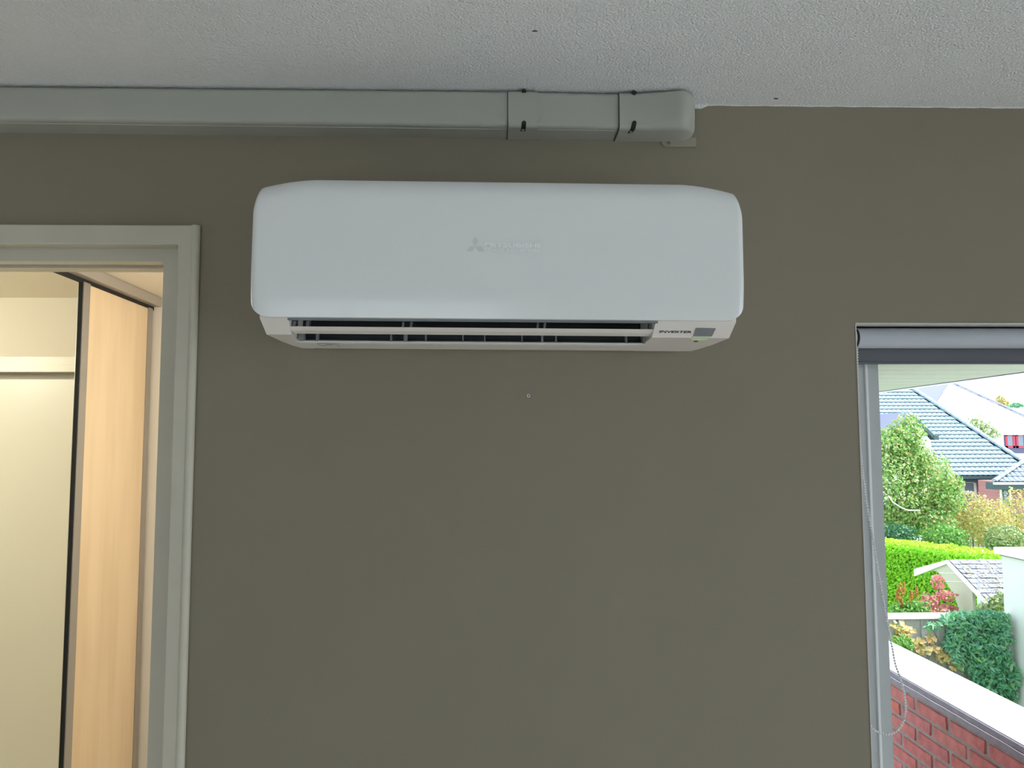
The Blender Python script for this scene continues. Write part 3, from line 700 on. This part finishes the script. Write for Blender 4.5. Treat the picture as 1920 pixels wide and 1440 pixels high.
# ------------------------------------------------------------------ roof overhang above the balcony, board by board
HS = .29; SZ = CAM.z+HS; ks = HS/.235
sof = empty('roof_overhang', (1.4, 1.5, SZ), 'pale green boarded eaves above the balcony', 'eaves')
SXA = .69; y00 = (1.021+1.43)*ks-1.43; pit = .1585*ks
def sedge(y): return (1.72+(y-1.003)/1.007*.058+.0)*ks
k = int((T+.01-y00)/pit)-1
while True:
    a, b = y00+k*pit, y00+(k+1)*pit; k += 1
    if b < T+.02: continue
    if a > 4.4: break
    a = max(a, T+.005)
    ya_, yb_ = a+.004, b-.004
    ea, eb = (1.775*ks)-.0*a, (1.775*ks)
    o = obj('soffit_board', MB().prism([(SXA, ya_, SZ), (ea, ya_, SZ), (eb, yb_, SZ), (SXA, yb_, SZ)], (0, 0, .018)), 'soffit_board', sof, bevel=.003, seg=1)
obj('board_backing', B(SXA, 1.775*ks, T+.004, 4.4, SZ+.012, SZ+.16), 'dark_grey', sof)
obj('gutter', B(1.775*ks+.006, 1.775*ks+.05, T+.004, 4.4, SZ-.004, SZ+.09), 'gutter_white', sof, bevel=.006)
obj('drip_edge', B(1.775*ks-.001, 1.775*ks+.006, T+.004, 4.4, SZ-.003, SZ+.02), 'navy_paint', sof)

# ------------------------------------------------------------------ leaves
def leaf(m, c, nrm, size, asp=.5, fold=.25):
    u = nrm.orthogonal().normalized(); a = random.uniform(0, 2*math.pi); v = nrm.cross(u); d = u*math.cos(a)+v*math.sin(a); s = nrm.cross(d)
    L_ = size*random.uniform(.7, 1.3); w_ = L_*asp
    m.add([c-d*L_*.5, c+s*w_*.5+nrm*L_*fold*.3, c+d*L_*.5, c-s*w_*.5+nrm*L_*fold*.3], [(0, 1, 2), (0, 2, 3)])
def rnd_dir():
    z = random.uniform(-1, 1); t = random.uniform(0, 2*math.pi); r = math.sqrt(1-z*z); return Vector((r*math.cos(t), r*math.sin(t), z))
def crown(blobs, n, size, asp=.55, depth=.45, seed=0):
    random.seed(seed); m = MB(); tot = sum(r[0]*r[2]+r[0]*r[1] for c, r in blobs)
    for c, r in blobs:
        k = int(n*(r[0]*r[2]+r[0]*r[1])/tot)
        for i in range(k):
            d = rnd_dir(); rr = 1-depth*random.random()**1.6; rr *= 1+.22*noise.noise(d*2.3+Vector(c))
            p = Vector(c)+Vector((d.x*r[0]*rr, d.y*r[1]*rr, d.z*r[2]*rr))
            leaf(m, p, (d+rnd_dir()*.9).normalized(), size, asp)
    return m
def stems(base, tops, r0, r1):
    m = MB()
    for t in tops: m.cyl(base, t, r0, r1, n=7, caps=False)
    return m
def plant(name, label, cat, base, blobs, n, size, lm, seed, group=None, asp=.55, depth=.45, r0=.03, foliage='foliage'):
    e = empty(name, base, label, cat, group)
    obj(foliage, crown(blobs, n, size, asp, depth, seed), lm, e, kind='stuff')
    obj('stem', stems(Vector(base), [Vector(c) for c, r in blobs], r0, r0*.4), 'bark', e)
    return e

# ------------------------------------------------------------------ fence with vine
FYN = 10.9; fz = at_y(1700, 1160, FYN).z; fzc = at_y(1700, 1150.5, FYN).z
fe = empty('garden_fence', (6.8, FYN, GZ), 'weathered grey board fence with pale top rail in the garden', 'fence')
obj('top_rail', B(2.0, 8.24, FYN-.05, FYN+.07, fz, fzc), 'fence_cap', fe, bevel=.006)
x = 2.0; i = 0
random.seed(3)
while x < 8.2:
    wd = random.uniform(.115, .15); dy = random.uniform(-.006, .006)+(.018 if i % 2 else 0)
    ov = .010 if i % 2 else -.003
    obj('plank', B(x-ov, min(x+wd+ov, 8.24), FYN+dy, FYN+dy+.018, GZ, fz-.002-random.uniform(0, .004)), 'fence_wood', fe)
    x += wd; i += 1
for x in (2.1, 3.4, 4.75, 6.45, 7.75): obj('post', B(x, x+.09, FYN-.03, FYN+.06, GZ, fz-.001), 'fence_wood', fe)
def vine(name, label, regions, lm, size, asp, seed, thick=.12):
    random.seed(seed); p0 = at_y(*regions[0][0], FYN); e = empty(name, (p0.x, FYN-.1, GZ), label, 'climbing plant')
    m = MB()
    for (px_, py_), (rx, rz), n in regions:
        for k in range(n):
            t = 2*math.pi*random.random(); r = math.sqrt(random.random()); qx, qy = px_+rx*r*math.cos(t), py_+rz*r*math.sin(t); q = at_y(qx, qy, FYN-.10)
            if q.x > 8.17: q = at_x(qx, qy, 8.17)
            q.y -= random.random()*thick
            leaf(m, q, (Vector((0, -1, .75))+rnd_dir()*.75).normalized(), size, asp)
    obj('foliage', m, lm, e, kind='stuff')
    tops = [at_y(*r[0], FYN-.12) for r in regions if r[0][0] < 1880]; root_ = Vector((p0.x, FYN-.14, GZ))
    obj('stem', stems(root_, tops, .014, .005), 'bark', e)
    return e
vine('evergreen_climber', 'dense dark green climber covering the right end of the garden fence',
     [((1830, 1205), (62, 60), 900), ((1860, 1265), (45, 48), 650), ((1800, 1160), (40, 14), 160), ((1850, 1158), (40, 14), 200), ((1885, 1290), (20, 28), 160), ((1745, 1172), (18, 8), 26), ((1870, 1200), (25, 50), 160), ((1790, 1205), (20, 34), 110)], 'vine_leaf', .115, .36, 11)
vine('yellow_climber', 'yellow autumn-leaved climber trailing across the fence boards',
     [((1693, 1183), (18, 9), 40), ((1688, 1198), (16, 12), 34), ((1722, 1212), (9, 16), 34), ((1745, 1218), (22, 6), 40), ((1770, 1232), (14, 9), 30), ((1790, 1247), (12, 9), 30), ((1745, 1197), (12, 8), 12), ((1680, 1170), (10, 8), 10), ((1705, 1205), (12, 8), 20)], 'yellow_leaf', .10, .75, 12, .06)
random.seed(5)
plant('leafy_weed', 'low bright green plant at the foot of the fence by the window edge', 'plant', (at_y(1690, 1200, 10.4).x, 10.4, GZ), [(tuple(at_y(1688, 1207, 10.4)), (.20, .12, .12)), (tuple(at_y(1697, 1212, 10.4)), (.10, .1, .08))], 200, .08, 'green_leaf', 31, r0=.012)

# ------------------------------------------------------------------ white outbuilding at the right
WX = at_y(1881, 1100, 11.0).x; wz = at_y(1880, 1039, 11.0).z
wb = empty('white_outbuilding', (WX+2.5, 8, GZ), 'white painted brick outbuilding with flat roof beside the fence', 'building')
obj('wall', B(WX, WX+5, 4.5, 11.0, GZ, wz-.02), 'white_brick', wb)
obj('roof', B(WX-.07, WX+5.1, 4.4, 11.1, wz, wz+.10), 'coping_white', wb, bevel=.01)
obj('fascia_gap', B(WX-.02, WX+5, 4.46, 11.02, wz-.02, wz), 'dark_grey', wb)

# ------------------------------------------------------------------ gabled canopy between fence and hedge
CYR = 13.0; rdg = at_y(1778, 1050, CYR); CX = rdg.x
near = at_x(1856, 1132, CX); far = at_x(1717, 1067, CX)
cn = empty('garden_canopy', (CX+.8, CYR, GZ), 'small white gabled canopy with grey shingle roof in front of the hedge', 'canopy')
LEN = 1.9
hb = .07
obj('barge_board', MB().prism([rdg, near, near-Vector((0, 0, hb)), rdg-Vector((0, 0, hb))], (-.04, 0, 0)), 'white_paint', cn)
obj('barge_board', MB().prism([rdg, far, far-Vector((0, 0, hb*2)), rdg-Vector((0, 0, hb))], (-.04, 0, 0)), 'white_paint', cn)
gp = [(1735, 1066), (1745, 1070), (1757, 1071), (1763, 1077), (1772, 1089), (1782, 1105), (1790, 1120), (1795, 1133), (1797, 1152)]
gpts = [at_x(*q, CX) for q in gp]; yb_ = gpts[-1].y; ybr = at_x(1826, 1150, CX).y
gpts += [Vector((CX, yb_, GZ+.1)), Vector((CX, ybr, GZ+.1)), at_x(1823, 1106, CX), at_x(1800, 1080, CX), at_x(1778, 1058, CX)]
obj('gable_board', MB().prism(gpts, (.05, 0, 0)), 'cream_paint', cn)
for a_, b_ in (((1760, 1074), (1797, 1075)), ((1772, 1090), (1812, 1091))):
    obj('board_joint', MB().bar(at_x(*a_, CX-.002), at_x(*b_, CX-.002), .003, .006), 'fence_cap', cn)
pp = at_x(1835, 1120, CX); obj('post', B(CX, CX+.09, pp.y-.05, pp.y+.05, GZ, pp.z+.12), 'white_paint', cn)
obj('post', B(CX+LEN-.1, CX+LEN-.01, pp.y-.05, pp.y+.05, GZ, pp.z+.12), 'white_paint', cn)
obj('roof_deck', MB().prism([rdg, near, near+Vector((LEN, 0, 0)), rdg+Vector((LEN, 0, 0))], (0, 0, -.03)), 'dark_grey', cn)
obj('roof_deck', MB().prism([rdg, far, far+Vector((LEN, 0, 0)), rdg+Vector((LEN, 0, 0))], (0, 0, -.03)), 'dark_grey', cn)
sl = near-rdg; nr = Vector((1, 0, 0)).cross(sl).normalized(); nr = nr if nr.z > 0 else -nr
random.seed(9); R_n, C_n = 9, 11
for r in range(R_n):
    for c in range(C_n+1):
        x0_ = (c-.5*(r % 2))*LEN/C_n; x1_ = min(x0_+LEN/C_n, LEN); x0_ = max(x0_, 0)
        if x1_-x0_ < .02: continue
        a0 = rdg+sl*(r/R_n); a1 = rdg+sl*min((r+1.12)/R_n, 1.01); e_ = Vector((1, 0, 0)); h0, h1 = random.uniform(.001, .006), random.uniform(.012, .024)
        obj('shingle', MB().prism([a0+e_*(x0_+.004)+nr*h0, a1+e_*(x0_+.004)+nr*h1, a1+e_*(x1_-.004)+nr*h1, a0+e_*(x1_-.004)+nr*h0], nr*.008), 'shingle', cn)
m = MB(); random.seed(21)
for k in range(130):
    q = rdg+sl*random.random()**.7+Vector((random.random()*LEN, 0, 0))+nr*.04; leaf(m, q, (nr+rnd_dir()*.4).normalized(), .06, .6)
obj('fallen_leaves', m, 'yellow_leaf', cn, kind='stuff')
plant('pale_creeper', 'pale leafy creeper at the foot of the canopy roof by the outbuilding', 'climbing plant', (at_y(1868, 1140, 11.5).x, 11.5, GZ), [(tuple(at_y(1866, 1132, 11.5)), (.14, .12, .13)), (tuple(at_y(1850, 1140, 11.5)), (.16, .1, .08)), (tuple(at_y(1876, 1120, 11.5)), (.07, .1, .16))], 240, .09, 'olive_leaf', 41, r0=.012)

# ------------------------------------------------------------------ clipped hedge
ha, hb_ = at_z(1668, 1020, -.86), at_z(1877, 1045, -.86)
hd = (hb_-ha).normalized(); hp0 = ha-hd*7; hp1 = hb_+hd*2.0; hn = Vector((hd.y, -hd.x, 0)); hn = hn if hn.y < 0 else -hn
he = empty('clipped_hedge', ((hp0+hp1)/2).to_tuple()[:2]+(GZ,), 'bright green clipped hedge across the garden', 'hedge')
hl = (hp1-hp0).length; thk = .9
obj('core', MB().prism([(hp0.x, hp0.y, GZ), (hp1.x, hp1.y, GZ), (hp1.x-hn.x*thk, hp1.y-hn.y*thk, GZ), (hp0.x-hn.x*thk, hp0.y-hn.y*thk, GZ)], (0, 0, -.95-GZ)), 'hedge_core', he)
random.seed(14); m = MB(); mt = MB()
for k in range(24000):
    t = random.random()*hl; z_ = GZ+(-.86-GZ)*random.random()**.8
    p_ = hp0+hd*t; p_.z = z_; bmp = .05*noise.noise(Vector((t*3, z_*3, 0))); p_ += hn*(.03+bmp+.10*random.random())
    leaf(m, p_, (hn+Vector((0, 0, .6))+rnd_dir()*.8).normalized(), .10, .5)
for k in range(8500):
    t = random.random()*hl; p_ = hp0+hd*t-hn*random.random()*thk; p_.z = -.88+.05*noise.noise(Vector((t*3, 7, 0)))+random.random()*.07
    leaf(mt, p_, (Vector((0, 0, .7))+rnd_dir()).normalized(), .085, .4)
obj('side_foliage', m, 'hedge_leaf', he, kind='stuff'); obj('top_foliage', mt, 'hedge_tip', he, kind='stuff')

# flowers in front of the hedge
def px_blob(x, y, Y, rx, ry, rz): return (tuple(at_y(x, y, Y)), (rx, ry, rz))
plant('pink_azalea', 'pink and red flowering shrub beside the canopy', 'shrub', (at_y(1765, 1120, 12.6).x, 12.6, GZ), [px_blob(1758, 1092, 12.6, .13, .12, .14), px_blob(1772, 1117, 12.6, .20, .15, .10), px_blob(1742, 1125, 12.6, .16, .15, .13), px_blob(1762, 1142, 12.6, .34, .2, .09), px_blob(1730, 1144, 12.6, .16, .2, .06)], 900, .065, 'pink_leaf', 51, r0=.012, asp=.7)
sp = empty('astilbe', (at_y(1697, 1120, 11.9).x, 11.9, GZ), 'plant with upright rust-orange flower spikes in front of the hedge', 'plant')
random.seed(8)
for (x_, ya__, yb__) in ((1683, 1105, 1125), (1687, 1094, 1122), (1695, 1092, 1115), (1709, 1107, 1126), (1719, 1101, 1122), (1700, 1130, 1150), (1690, 1118, 1140)):
    a_ = at_y(x_, ya__, 11.9); b_ = at_y(x_-1, yb__, 11.9); m = MB()
    for k in range(70):
        t = random.random(); q = a_.lerp(b_, t)+rnd_dir()*(.008+.028*t); leaf(m, q, (rnd_dir()+Vector((0, -.5, .4))).normalized(), .045, .45)
    fs_ = obj('flower_spike', m, 'orange_leaf', sp, kind='stuff'); obj('stalk', stems(Vector((b_.x, 11.9, GZ)), [b_.lerp(a_, .7)], .008, .004), 'green_leaf', fs_)
obj('foliage', crown([px_blob(1700, 1146, 11.9, .30, .2, .14), px_blob(1722, 1140, 11.9, .2, .15, .12)], 420, .09, .5, .5, 61), 'green_leaf', sp, kind='stuff')

# ------------------------------------------------------------------ tree and shrubs behind the hedge
def tree(name, label, base, blobs, n, size, lm, seed, r0=.11):
    e = empty(name, base, label, 'tree'); obj('crown', crown(blobs, n, size, .6, .55, seed), lm, e, kind='stuff')
    top = Vector(blobs[0][0]); b_ = Vector(base); mid = b_.lerp(top, .55); m = MB().cyl(b_, mid, r0, r0*.7, n=9)
    obj('trunk', m, 'bark', e); mb_ = MB()
    for c, r in blobs: mb_.cyl(mid, Vector(c), r0*.5, r0*.15, n=6, caps=False)
    obj('branch', mb_, 'bark', e); return e
TY = 22.5
tree('garden_tree', 'leafy green tree with orange berries in front of the tiled house', (at_y(1668, 900, TY).x, TY, GZ),
     [px_blob(1668, 920, TY, 1.15, 1.0, 1.45), px_blob(1702, 815, TY, .52, .5, .68), px_blob(1738, 900, TY, .80, .8, .95), px_blob(1675, 835, TY, .60, .6, .62), px_blob(1772, 935, TY, .55, .6, .62), px_blob(1735, 975, TY, .9, .7, .6), px_blob(1672, 985, TY, .7, .7, .5), px_blob(1712, 862, TY, .6, .6, .6), px_blob(1790, 905, TY, .26, .3, .3)], 17000, .11, 'tree_leaf', 71)
m = MB(); random.seed(4)
p_ = [at_y(*q, 21.3) for q in ((1666, 930), (1674, 942), (1690, 952), (1702, 957), (1725, 957))]
for a_, b_ in zip(p_, p_[1:]): m.cyl(a_, b_, .022, .018, n=6)
gt = [o for o in COL.objects if o.name == 'garden_tree'][0]; obj('bare_branch', m, 'fence_cap', gt)
SHY = 20.6
for i, (x_, y_, r_, lm, lab) in enumerate(((1800, 990, (.75, .6, .65), 'olive_leaf', 'pale olive shrub growing behind the hedge next to the tree'),
        (1822, 962, (.55, .5, .62), 'gold_leaf', 'golden-leaved shrub below the white house window'),
        (1862, 985, (.62, .5, .72), 'gold_leaf', 'low golden shrub in the middle behind the hedge'),
        (1905, 965, (.62, .5, .78), 'gold_leaf', 'tall golden shrub at the right edge behind the outbuilding'),
        (1885, 1012, (.60, .4, .45), 'olive_leaf', 'grey-green shrub directly behind the outbuilding roof'),
        (1770, 1008, (.62, .5, .34), 'green_leaf', 'fresh green shrub directly behind the hedge top'),
        (1680, 1003, (.55, .5, .34), 'dark_leaf', 'dark green shrub under the tree behind the hedge'))):
    Y_ = (24.3, 23.0, 21.7, 25.6, 20.4, 20.4, 20.4)[i]; r_ = tuple(q*(Y_+1.43)/22 for q in r_)
    plant('garden_shrub', lab, 'shrub', (at_y(x_, y_, Y_).x, Y_, GZ), [px_blob(x_, y_, Y_, *r_), px_blob(x_-18, y_+12, Y_-.1, r_[0]*.6, r_[1]*.6, r_[2]*.6), px_blob(x_+17, y_+14, Y_+.1, r_[0]*.6, r_[1]*.6, r_[2]*.55)], 1700, .10, lm, 80+i, 'shrubs behind the hedge')

# ------------------------------------------------------------------ tiled house
def roof_tiles(P0, ex, up, width_fn, rows, gauge, tw, thick=.035):
    """pantile field: P0 eave start, ex along the eave, up along the slope; width_fn(row) -> (u0, u1)"""
    nn = ex.cross(up).normalized(); m = MB()
    for r in range(rows):
        u0, u1 = width_fn(r*gauge); k0 = int(math.ceil(u0/tw)); k1 = int(math.floor(u1/tw))
        for k in range(k0, k1):
            a = P0+ex*(k*tw)+up*(r*gauge); pts = []
            for s_ in (0, 1):                 # lower edge stands proud of the row beneath
                h = thick if s_ == 0 else .004
                for f_, hh in ((.03, -.006), (.30, .022), (.62, .012), (.97, -.010)): pts.append(a+ex*(f_*tw)+up*(s_*(gauge*1.04)-.0)+nn*(h+hh))
            fs_ = [(i_, i_+1, i_+5, i_+4) for i_ in range(3)]
            low = [q-nn*.03 for q in pts[:4]]
            m.add(pts+low, fs_+[(8+i_, 9+i_, 1+i_, i_) for i_ in range(3)])
    return m
def ridge_caps(parent, a, b, r, ln, mname, nn=Vector((0, 0, 1))):
    d = (b-a); n_c = max(1, int(d.length/ln)); d = d/n_c
    for k in range(n_c):
        p0, p1 = a+d*k-d*.04, a+d*(k+1.06)
        s_ = d.cross(nn).normalized(); u_ = s_.cross(d).normalized(); rg = []
        for p_, rr in ((p0, r*1.12), (p1, r*.92)): rg.append([p_+s_*rr*math.cos(q)+u_*rr*math.sin(q)*.8 for q in [math.pi*i_/5 for i_ in range(6)]])
        obj('ridge_tile', MB().loft(rg, caps=True), mname, parent)
H1Y = 34.0; EZ = at_y(1850, 892, H1Y).z; th = math.radians(39)
h1 = empty('tiled_house', (at_y(1750, 893, H1Y).x, H1Y+4, GZ), 'brick house with large blue-grey tiled hip roof beyond the garden', 'house')
P0 = Vector((at_y(1530, 892, H1Y).x, H1Y, EZ)); ex = Vector((1, 0, 0)); up = Vector((0, math.cos(th), math.sin(th))); nn = ex.cross(up).normalized()
hipA = at_plane(1706, 727, P0, nn); hipB = at_plane(1916, 866, P0, nn)
def uv(p_): d_ = p_-P0; return d_.dot(ex), d_.dot(up)
(ua, va), (ub, vb) = uv(hipA), uv(hipB)
sl_ = (ub-ua)/(vb-va); VT = 9.0
def wfn(v): return (0, ua+sl_*(v+.15-va))
gauge, tw = .305, .25
obj('roof_tiles', roof_tiles(P0, ex, up, wfn, int(VT/gauge), gauge, tw, .06), 'roof_tile', h1, kind='stuff')
uE = ua+sl_*(0-va); uT = ua+sl_*(VT-va)
Pe = P0+ex*uE; Pt = P0+ex*uT+up*VT; Pl = P0+up*VT
obj('roof_deck', MB().prism([P0, Pe, Pt, Pl], (0, 0, -.06)), 'roof_under', h1)
bk = Vector((0, 2*VT*math.cos(th), 0)); obj('roof_hip', MB().prism([Pe, Pt, Pe+bk], (0, 0, -.06)), 'roof_tile', h1)
obj('roof_rear', MB().prism([P0+bk, Pe+bk, Pt, Pl], (0, 0, -.06)), 'roof_tile', h1)
obj('gable_end', MB().prism([P0, Pl, P0+bk], (.1, 0, -.1)), 'house_brick', h1)
ridge_caps(h1, Pe+nn*.04, Pt+nn*.04, .15, .42, 'roof_tile')
wy = H1Y+.55
obj('wall', B(P0.x+.4, Pe.x-.5, wy, wy+bk.y-1.1, GZ, EZ+.25), 'house_brick', h1)
obj('gutter', B(P0.x, Pe.x, H1Y-.12, H1Y+.02, EZ-.14, EZ-.02), 'fascia_dark', h1)
obj('fascia', B(P0.x, Pe.x, H1Y+.02, wy, EZ-.30, EZ-.06), 'fascia_dark', h1)
def win_box(parent, px0, py0, px1, py1, Y, fm, f=.06, nx=2, nz=2, name='window', split=.5):
    a_ = at_y(px0, py1, Y); b_ = at_y(px1, py0, Y)
    w_ = obj(name, B(a_.x, b_.x, Y-.05, Y, a_.z, a_.z+f).box(a_.x, b_.x, Y-.05, Y, b_.z-f, b_.z).box(a_.x, a_.x+f, Y-.05, Y, a_.z, b_.z).box(b_.x-f, b_.x, Y-.05, Y, a_.z, b_.z), fm, parent)
    for i_ in range(1, nx): x_ = a_.x+(b_.x-a_.x)*i_/nx; obj('mullion', B(x_-f*.4, x_+f*.4, Y-.05, Y, a_.z, b_.z), fm, w_)
    if nz > 1: z_ = a_.z+(b_.z-a_.z)*split; obj('transom', B(a_.x, b_.x, Y-.055, Y, z_-f*.4, z_+f*.4), fm, w_)
    for i_ in range(nx):
        for j_ in range(nz):
            za_, zb_ = (a_.z, a_.z+(b_.z-a_.z)*split) if j_ == 0 else (a_.z+(b_.z-a_.z)*split, b_.z)
            if nz == 1: za_, zb_ = a_.z, b_.z
            obj('pane', B(a_.x+(b_.x-a_.x)*i_/nx+f*.4, a_.x+(b_.x-a_.x)*(i_+1)/nx-f*.4, Y-.02, Y-.005, za_+f*.4, zb_-f*.4), 'house_glass', w_)
win_box(h1, 1784, 901, 1829, 946, wy, 'white_paint', .10, 2, 2)
# small front gable with dark barge boards, half hidden by the tree
GY = H1Y-2.2
a1, a2 = at_y(1709, 774, GY), at_y(1753, 817, GY); a0 = a1+(a1-a2)*0
lf = Vector((2*a1.x-a2.x, GY, a2.z))
obj('barge_board', MB().prism([a1, a2, a2-Vector((0, 0, .17)), a1-Vector((0, 0, .2))], (0, .06, 0)), 'fascia_dark', h1)
obj('barge_board', MB().prism([a1, lf, lf-Vector((0, 0, .17)), a1-Vector((0, 0, .2))], (0, .06, 0)), 'fascia_dark', h1)
obj('eave_end', MB().box(a2.x-.05, a2.x+.16, GY-.02, GY+.5, a2.z-.18, a2.z+.02), 'fascia_dark', h1)
obj('gable_wall', MB().prism([a1-Vector((0, 0, .3)), a2-Vector((.2, 0, .2)), Vector((a2.x-.2, GY, GZ)), Vector((lf.x+.2, GY, GZ)), lf+Vector((.2, 0, -.2))], (0, 3, 0)), 'white_paint', h1)
obj('gable_roof', MB().prism([a1, a2, a2+Vector((0, 6, 0)), a1+Vector((0, 6, 0))], (0, 0, .05)), 'roof_tile', h1)
obj('gable_roof', MB().prism([a1, lf, lf+Vector((0, 6, 0)), a1+Vector((0, 6, 0))], (0, 0, .05)), 'roof_lavender', h1)

# right wing of the same house: lower hip roof, eave nearer to us
W1Y = 31.0; wc = at_y(1864, 903, W1Y); apx0 = at_y(1919, 866, W1Y)
wg = empty('house_wing', (wc.x+2.5, W1Y+2, GZ), 'low brick wing with ribbed grey hip roof at the right edge', 'house')
upw = Vector((0, math.cos(th), math.sin(th))); P0w = Vector((wc.x, W1Y, wc.z)); nw = Vector((1, 0, 0)).cross(upw).normalized()
ap = at_plane(1919, 866, P0w, nw); du, dv = (ap-P0w).dot(ex), (ap-P0w).dot(upw)
WE = 6.0
def wfw(v): return (du*min(v/dv, 1)+.02, WE-du*min(v/dv, 1))
obj('roof_tiles', roof_tiles(P0w, ex, upw, wfw, int(dv/gauge)+1, gauge, .235, .04), 'roof_dark', wg, kind='stuff')
apr = P0w+ex*(WE-du)+upw*dv; er = P0w+ex*WE; bkw = Vector((0, 2*dv*math.cos(th), 0))
obj('roof_deck', MB().prism([P0w, er, apr, ap], (0, 0, -.05)), 'roof_under', wg)
ridge_caps(wg, P0w+nw*.05, ap+nw*.05, .11, .38, 'roof_tile')
obj('gutter', B(P0w.x-.05, er.x, W1Y-.14, W1Y, wc.z-.12, wc.z-.03), 'gutter_white', wg)
obj('fascia', B(P0w.x-.05, er.x, W1Y, W1Y+.5, wc.z-.34, wc.z-.04), 'fascia_dark', wg)
wxa = at_y(1876, 930, W1Y+.5).x
obj('wall', B(wxa, er.x-.3, W1Y+.5, W1Y+bkw.y, GZ, wc.z-.02), 'house_brick', wg)
win_box(wg, 1876, 911, 1894, 950, W1Y+.49, 'white_paint', .09, 1, 1)
win_box(wg, 1880, 912, 1890, 949, W1Y+.46, 'fascia_dark', .05, 1, 2, split=.82)

# pale-roofed house farther away
H2Y = 56.0; e2 = at_y(1890, 807, H2Y); th2 = math.radians(33)
h2 = empty('pale_roofed_house', (e2.x, H2Y+4, GZ), 'far house with pale hip roof and red-framed windows', 'house')
P2 = Vector((e2.x, H2Y, e2.z)); up2 = Vector((0, math.cos(th2), math.sin(th2))); n2 = ex.cross(up2).normalized()
apx = at_plane(1784, 718, P2, n2); rc = at_plane(1977, 807, P2, n2); lc = at_plane(1726, 807, P2, n2)
pts4 = [apx, lc, rc]
def tri_width(v):
    t = v/((apx-lc).dot(up2)); t = min(max(t, 0), 1); l0 = (lc-P2).dot(ex); r0_ = (rc-P2).dot(ex); a_ = (apx-P2).dot(ex); return (l0+(a_-l0)*t, r0_+(a_-r0_)*t)
obj('roof_tiles', roof_tiles(Vector((P2.x, P2.y, P2.z)), ex, up2, tri_width, int((apx-lc).dot(up2)/.34), .34, .30, .03), 'roof_pale', h2, kind='stuff')
obj('roof_deck', MB().prism([lc, rc, apx], (0, 0, -.05)), 'roof_pale', h2)
obj('roof_side', MB().prism([lc, apx, apx+Vector((-1.0, 9, 0)), lc+Vector((-.3, 11, 0))], (0, 0, -.05)), 'roof_lavender', h2)  # same roof as the front; its shade is put into the lavender colour
ridge_caps(h2, rc+n2*.05, apx+n2*.05, .14, .6, 'roof_lavender'); ridge_caps(h2, lc+n2*.05, apx+n2*.05, .12, .6, 'roof_pale')
obj('fascia', B(lc.x, rc.x, H2Y-.1, H2Y+.4, e2.z-.34, e2.z-.02), 'white_paint', h2)
obj('wall', B(lc.x+.4, rc.x-.4, H2Y+.4, H2Y+9, GZ, e2.z-.1), 'white_paint', h2)
pz_ = at_y(1886, 845, H2Y+.36); obj('lower_panel', B(at_y(1884, 845, H2Y+.36).x, at_y(1945, 845, H2Y+.36).x, H2Y+.30, H2Y+.39, at_y(1890, 850, H2Y+.36).z, at_y(1890, 812, H2Y+.36).z), 'navy_paint', h2)
win_box(h2, 1885.5, 813.5, 1901.5, 840, H2Y+.29, 'red_paint', .16, 1, 1); win_box(h2, 1905.5, 813.5, 1922, 840, H2Y+.29, 'red_paint', .16, 1, 1)
win_box(h2, 1926, 813.5, 1942, 840, H2Y+.29, 'red_paint', .16, 1, 1)
plant('flowering_bush', 'pinkish green bush showing above the hip of the tiled house', 'shrub', (at_y(1845, 800, 50).x, 50, GZ), [px_blob(1852, 806, 50, .65, .5, .55), px_blob(1838, 797, 50, .5, .5, .6), px_blob(1824, 792, 50, .3, .4, .4), px_blob(1862, 816, 50, .5, .4, .35)], 420, .22, 'olive_leaf', 91)
H3Y = 75
plant('far_golden_tree', 'small golden tree top on the skyline', 'tree', (at_y(1875, 760, H3Y).x, H3Y, GZ), [px_blob(1875, 749, H3Y, .40, .4, .42), px_blob(1882, 756, H3Y, .5, .4, .3)], 260, .28, 'gold_leaf', 95)
plant('far_green_tree', 'small blue-green tree top on the skyline at the right', 'tree', (at_y(1904, 765, 82).x, 82, GZ), [px_blob(1891, 761, 82, .45, .4, .25), px_blob(1907, 760, 82, .7, .4, .28)], 260, .28, 'vine_leaf', 96)
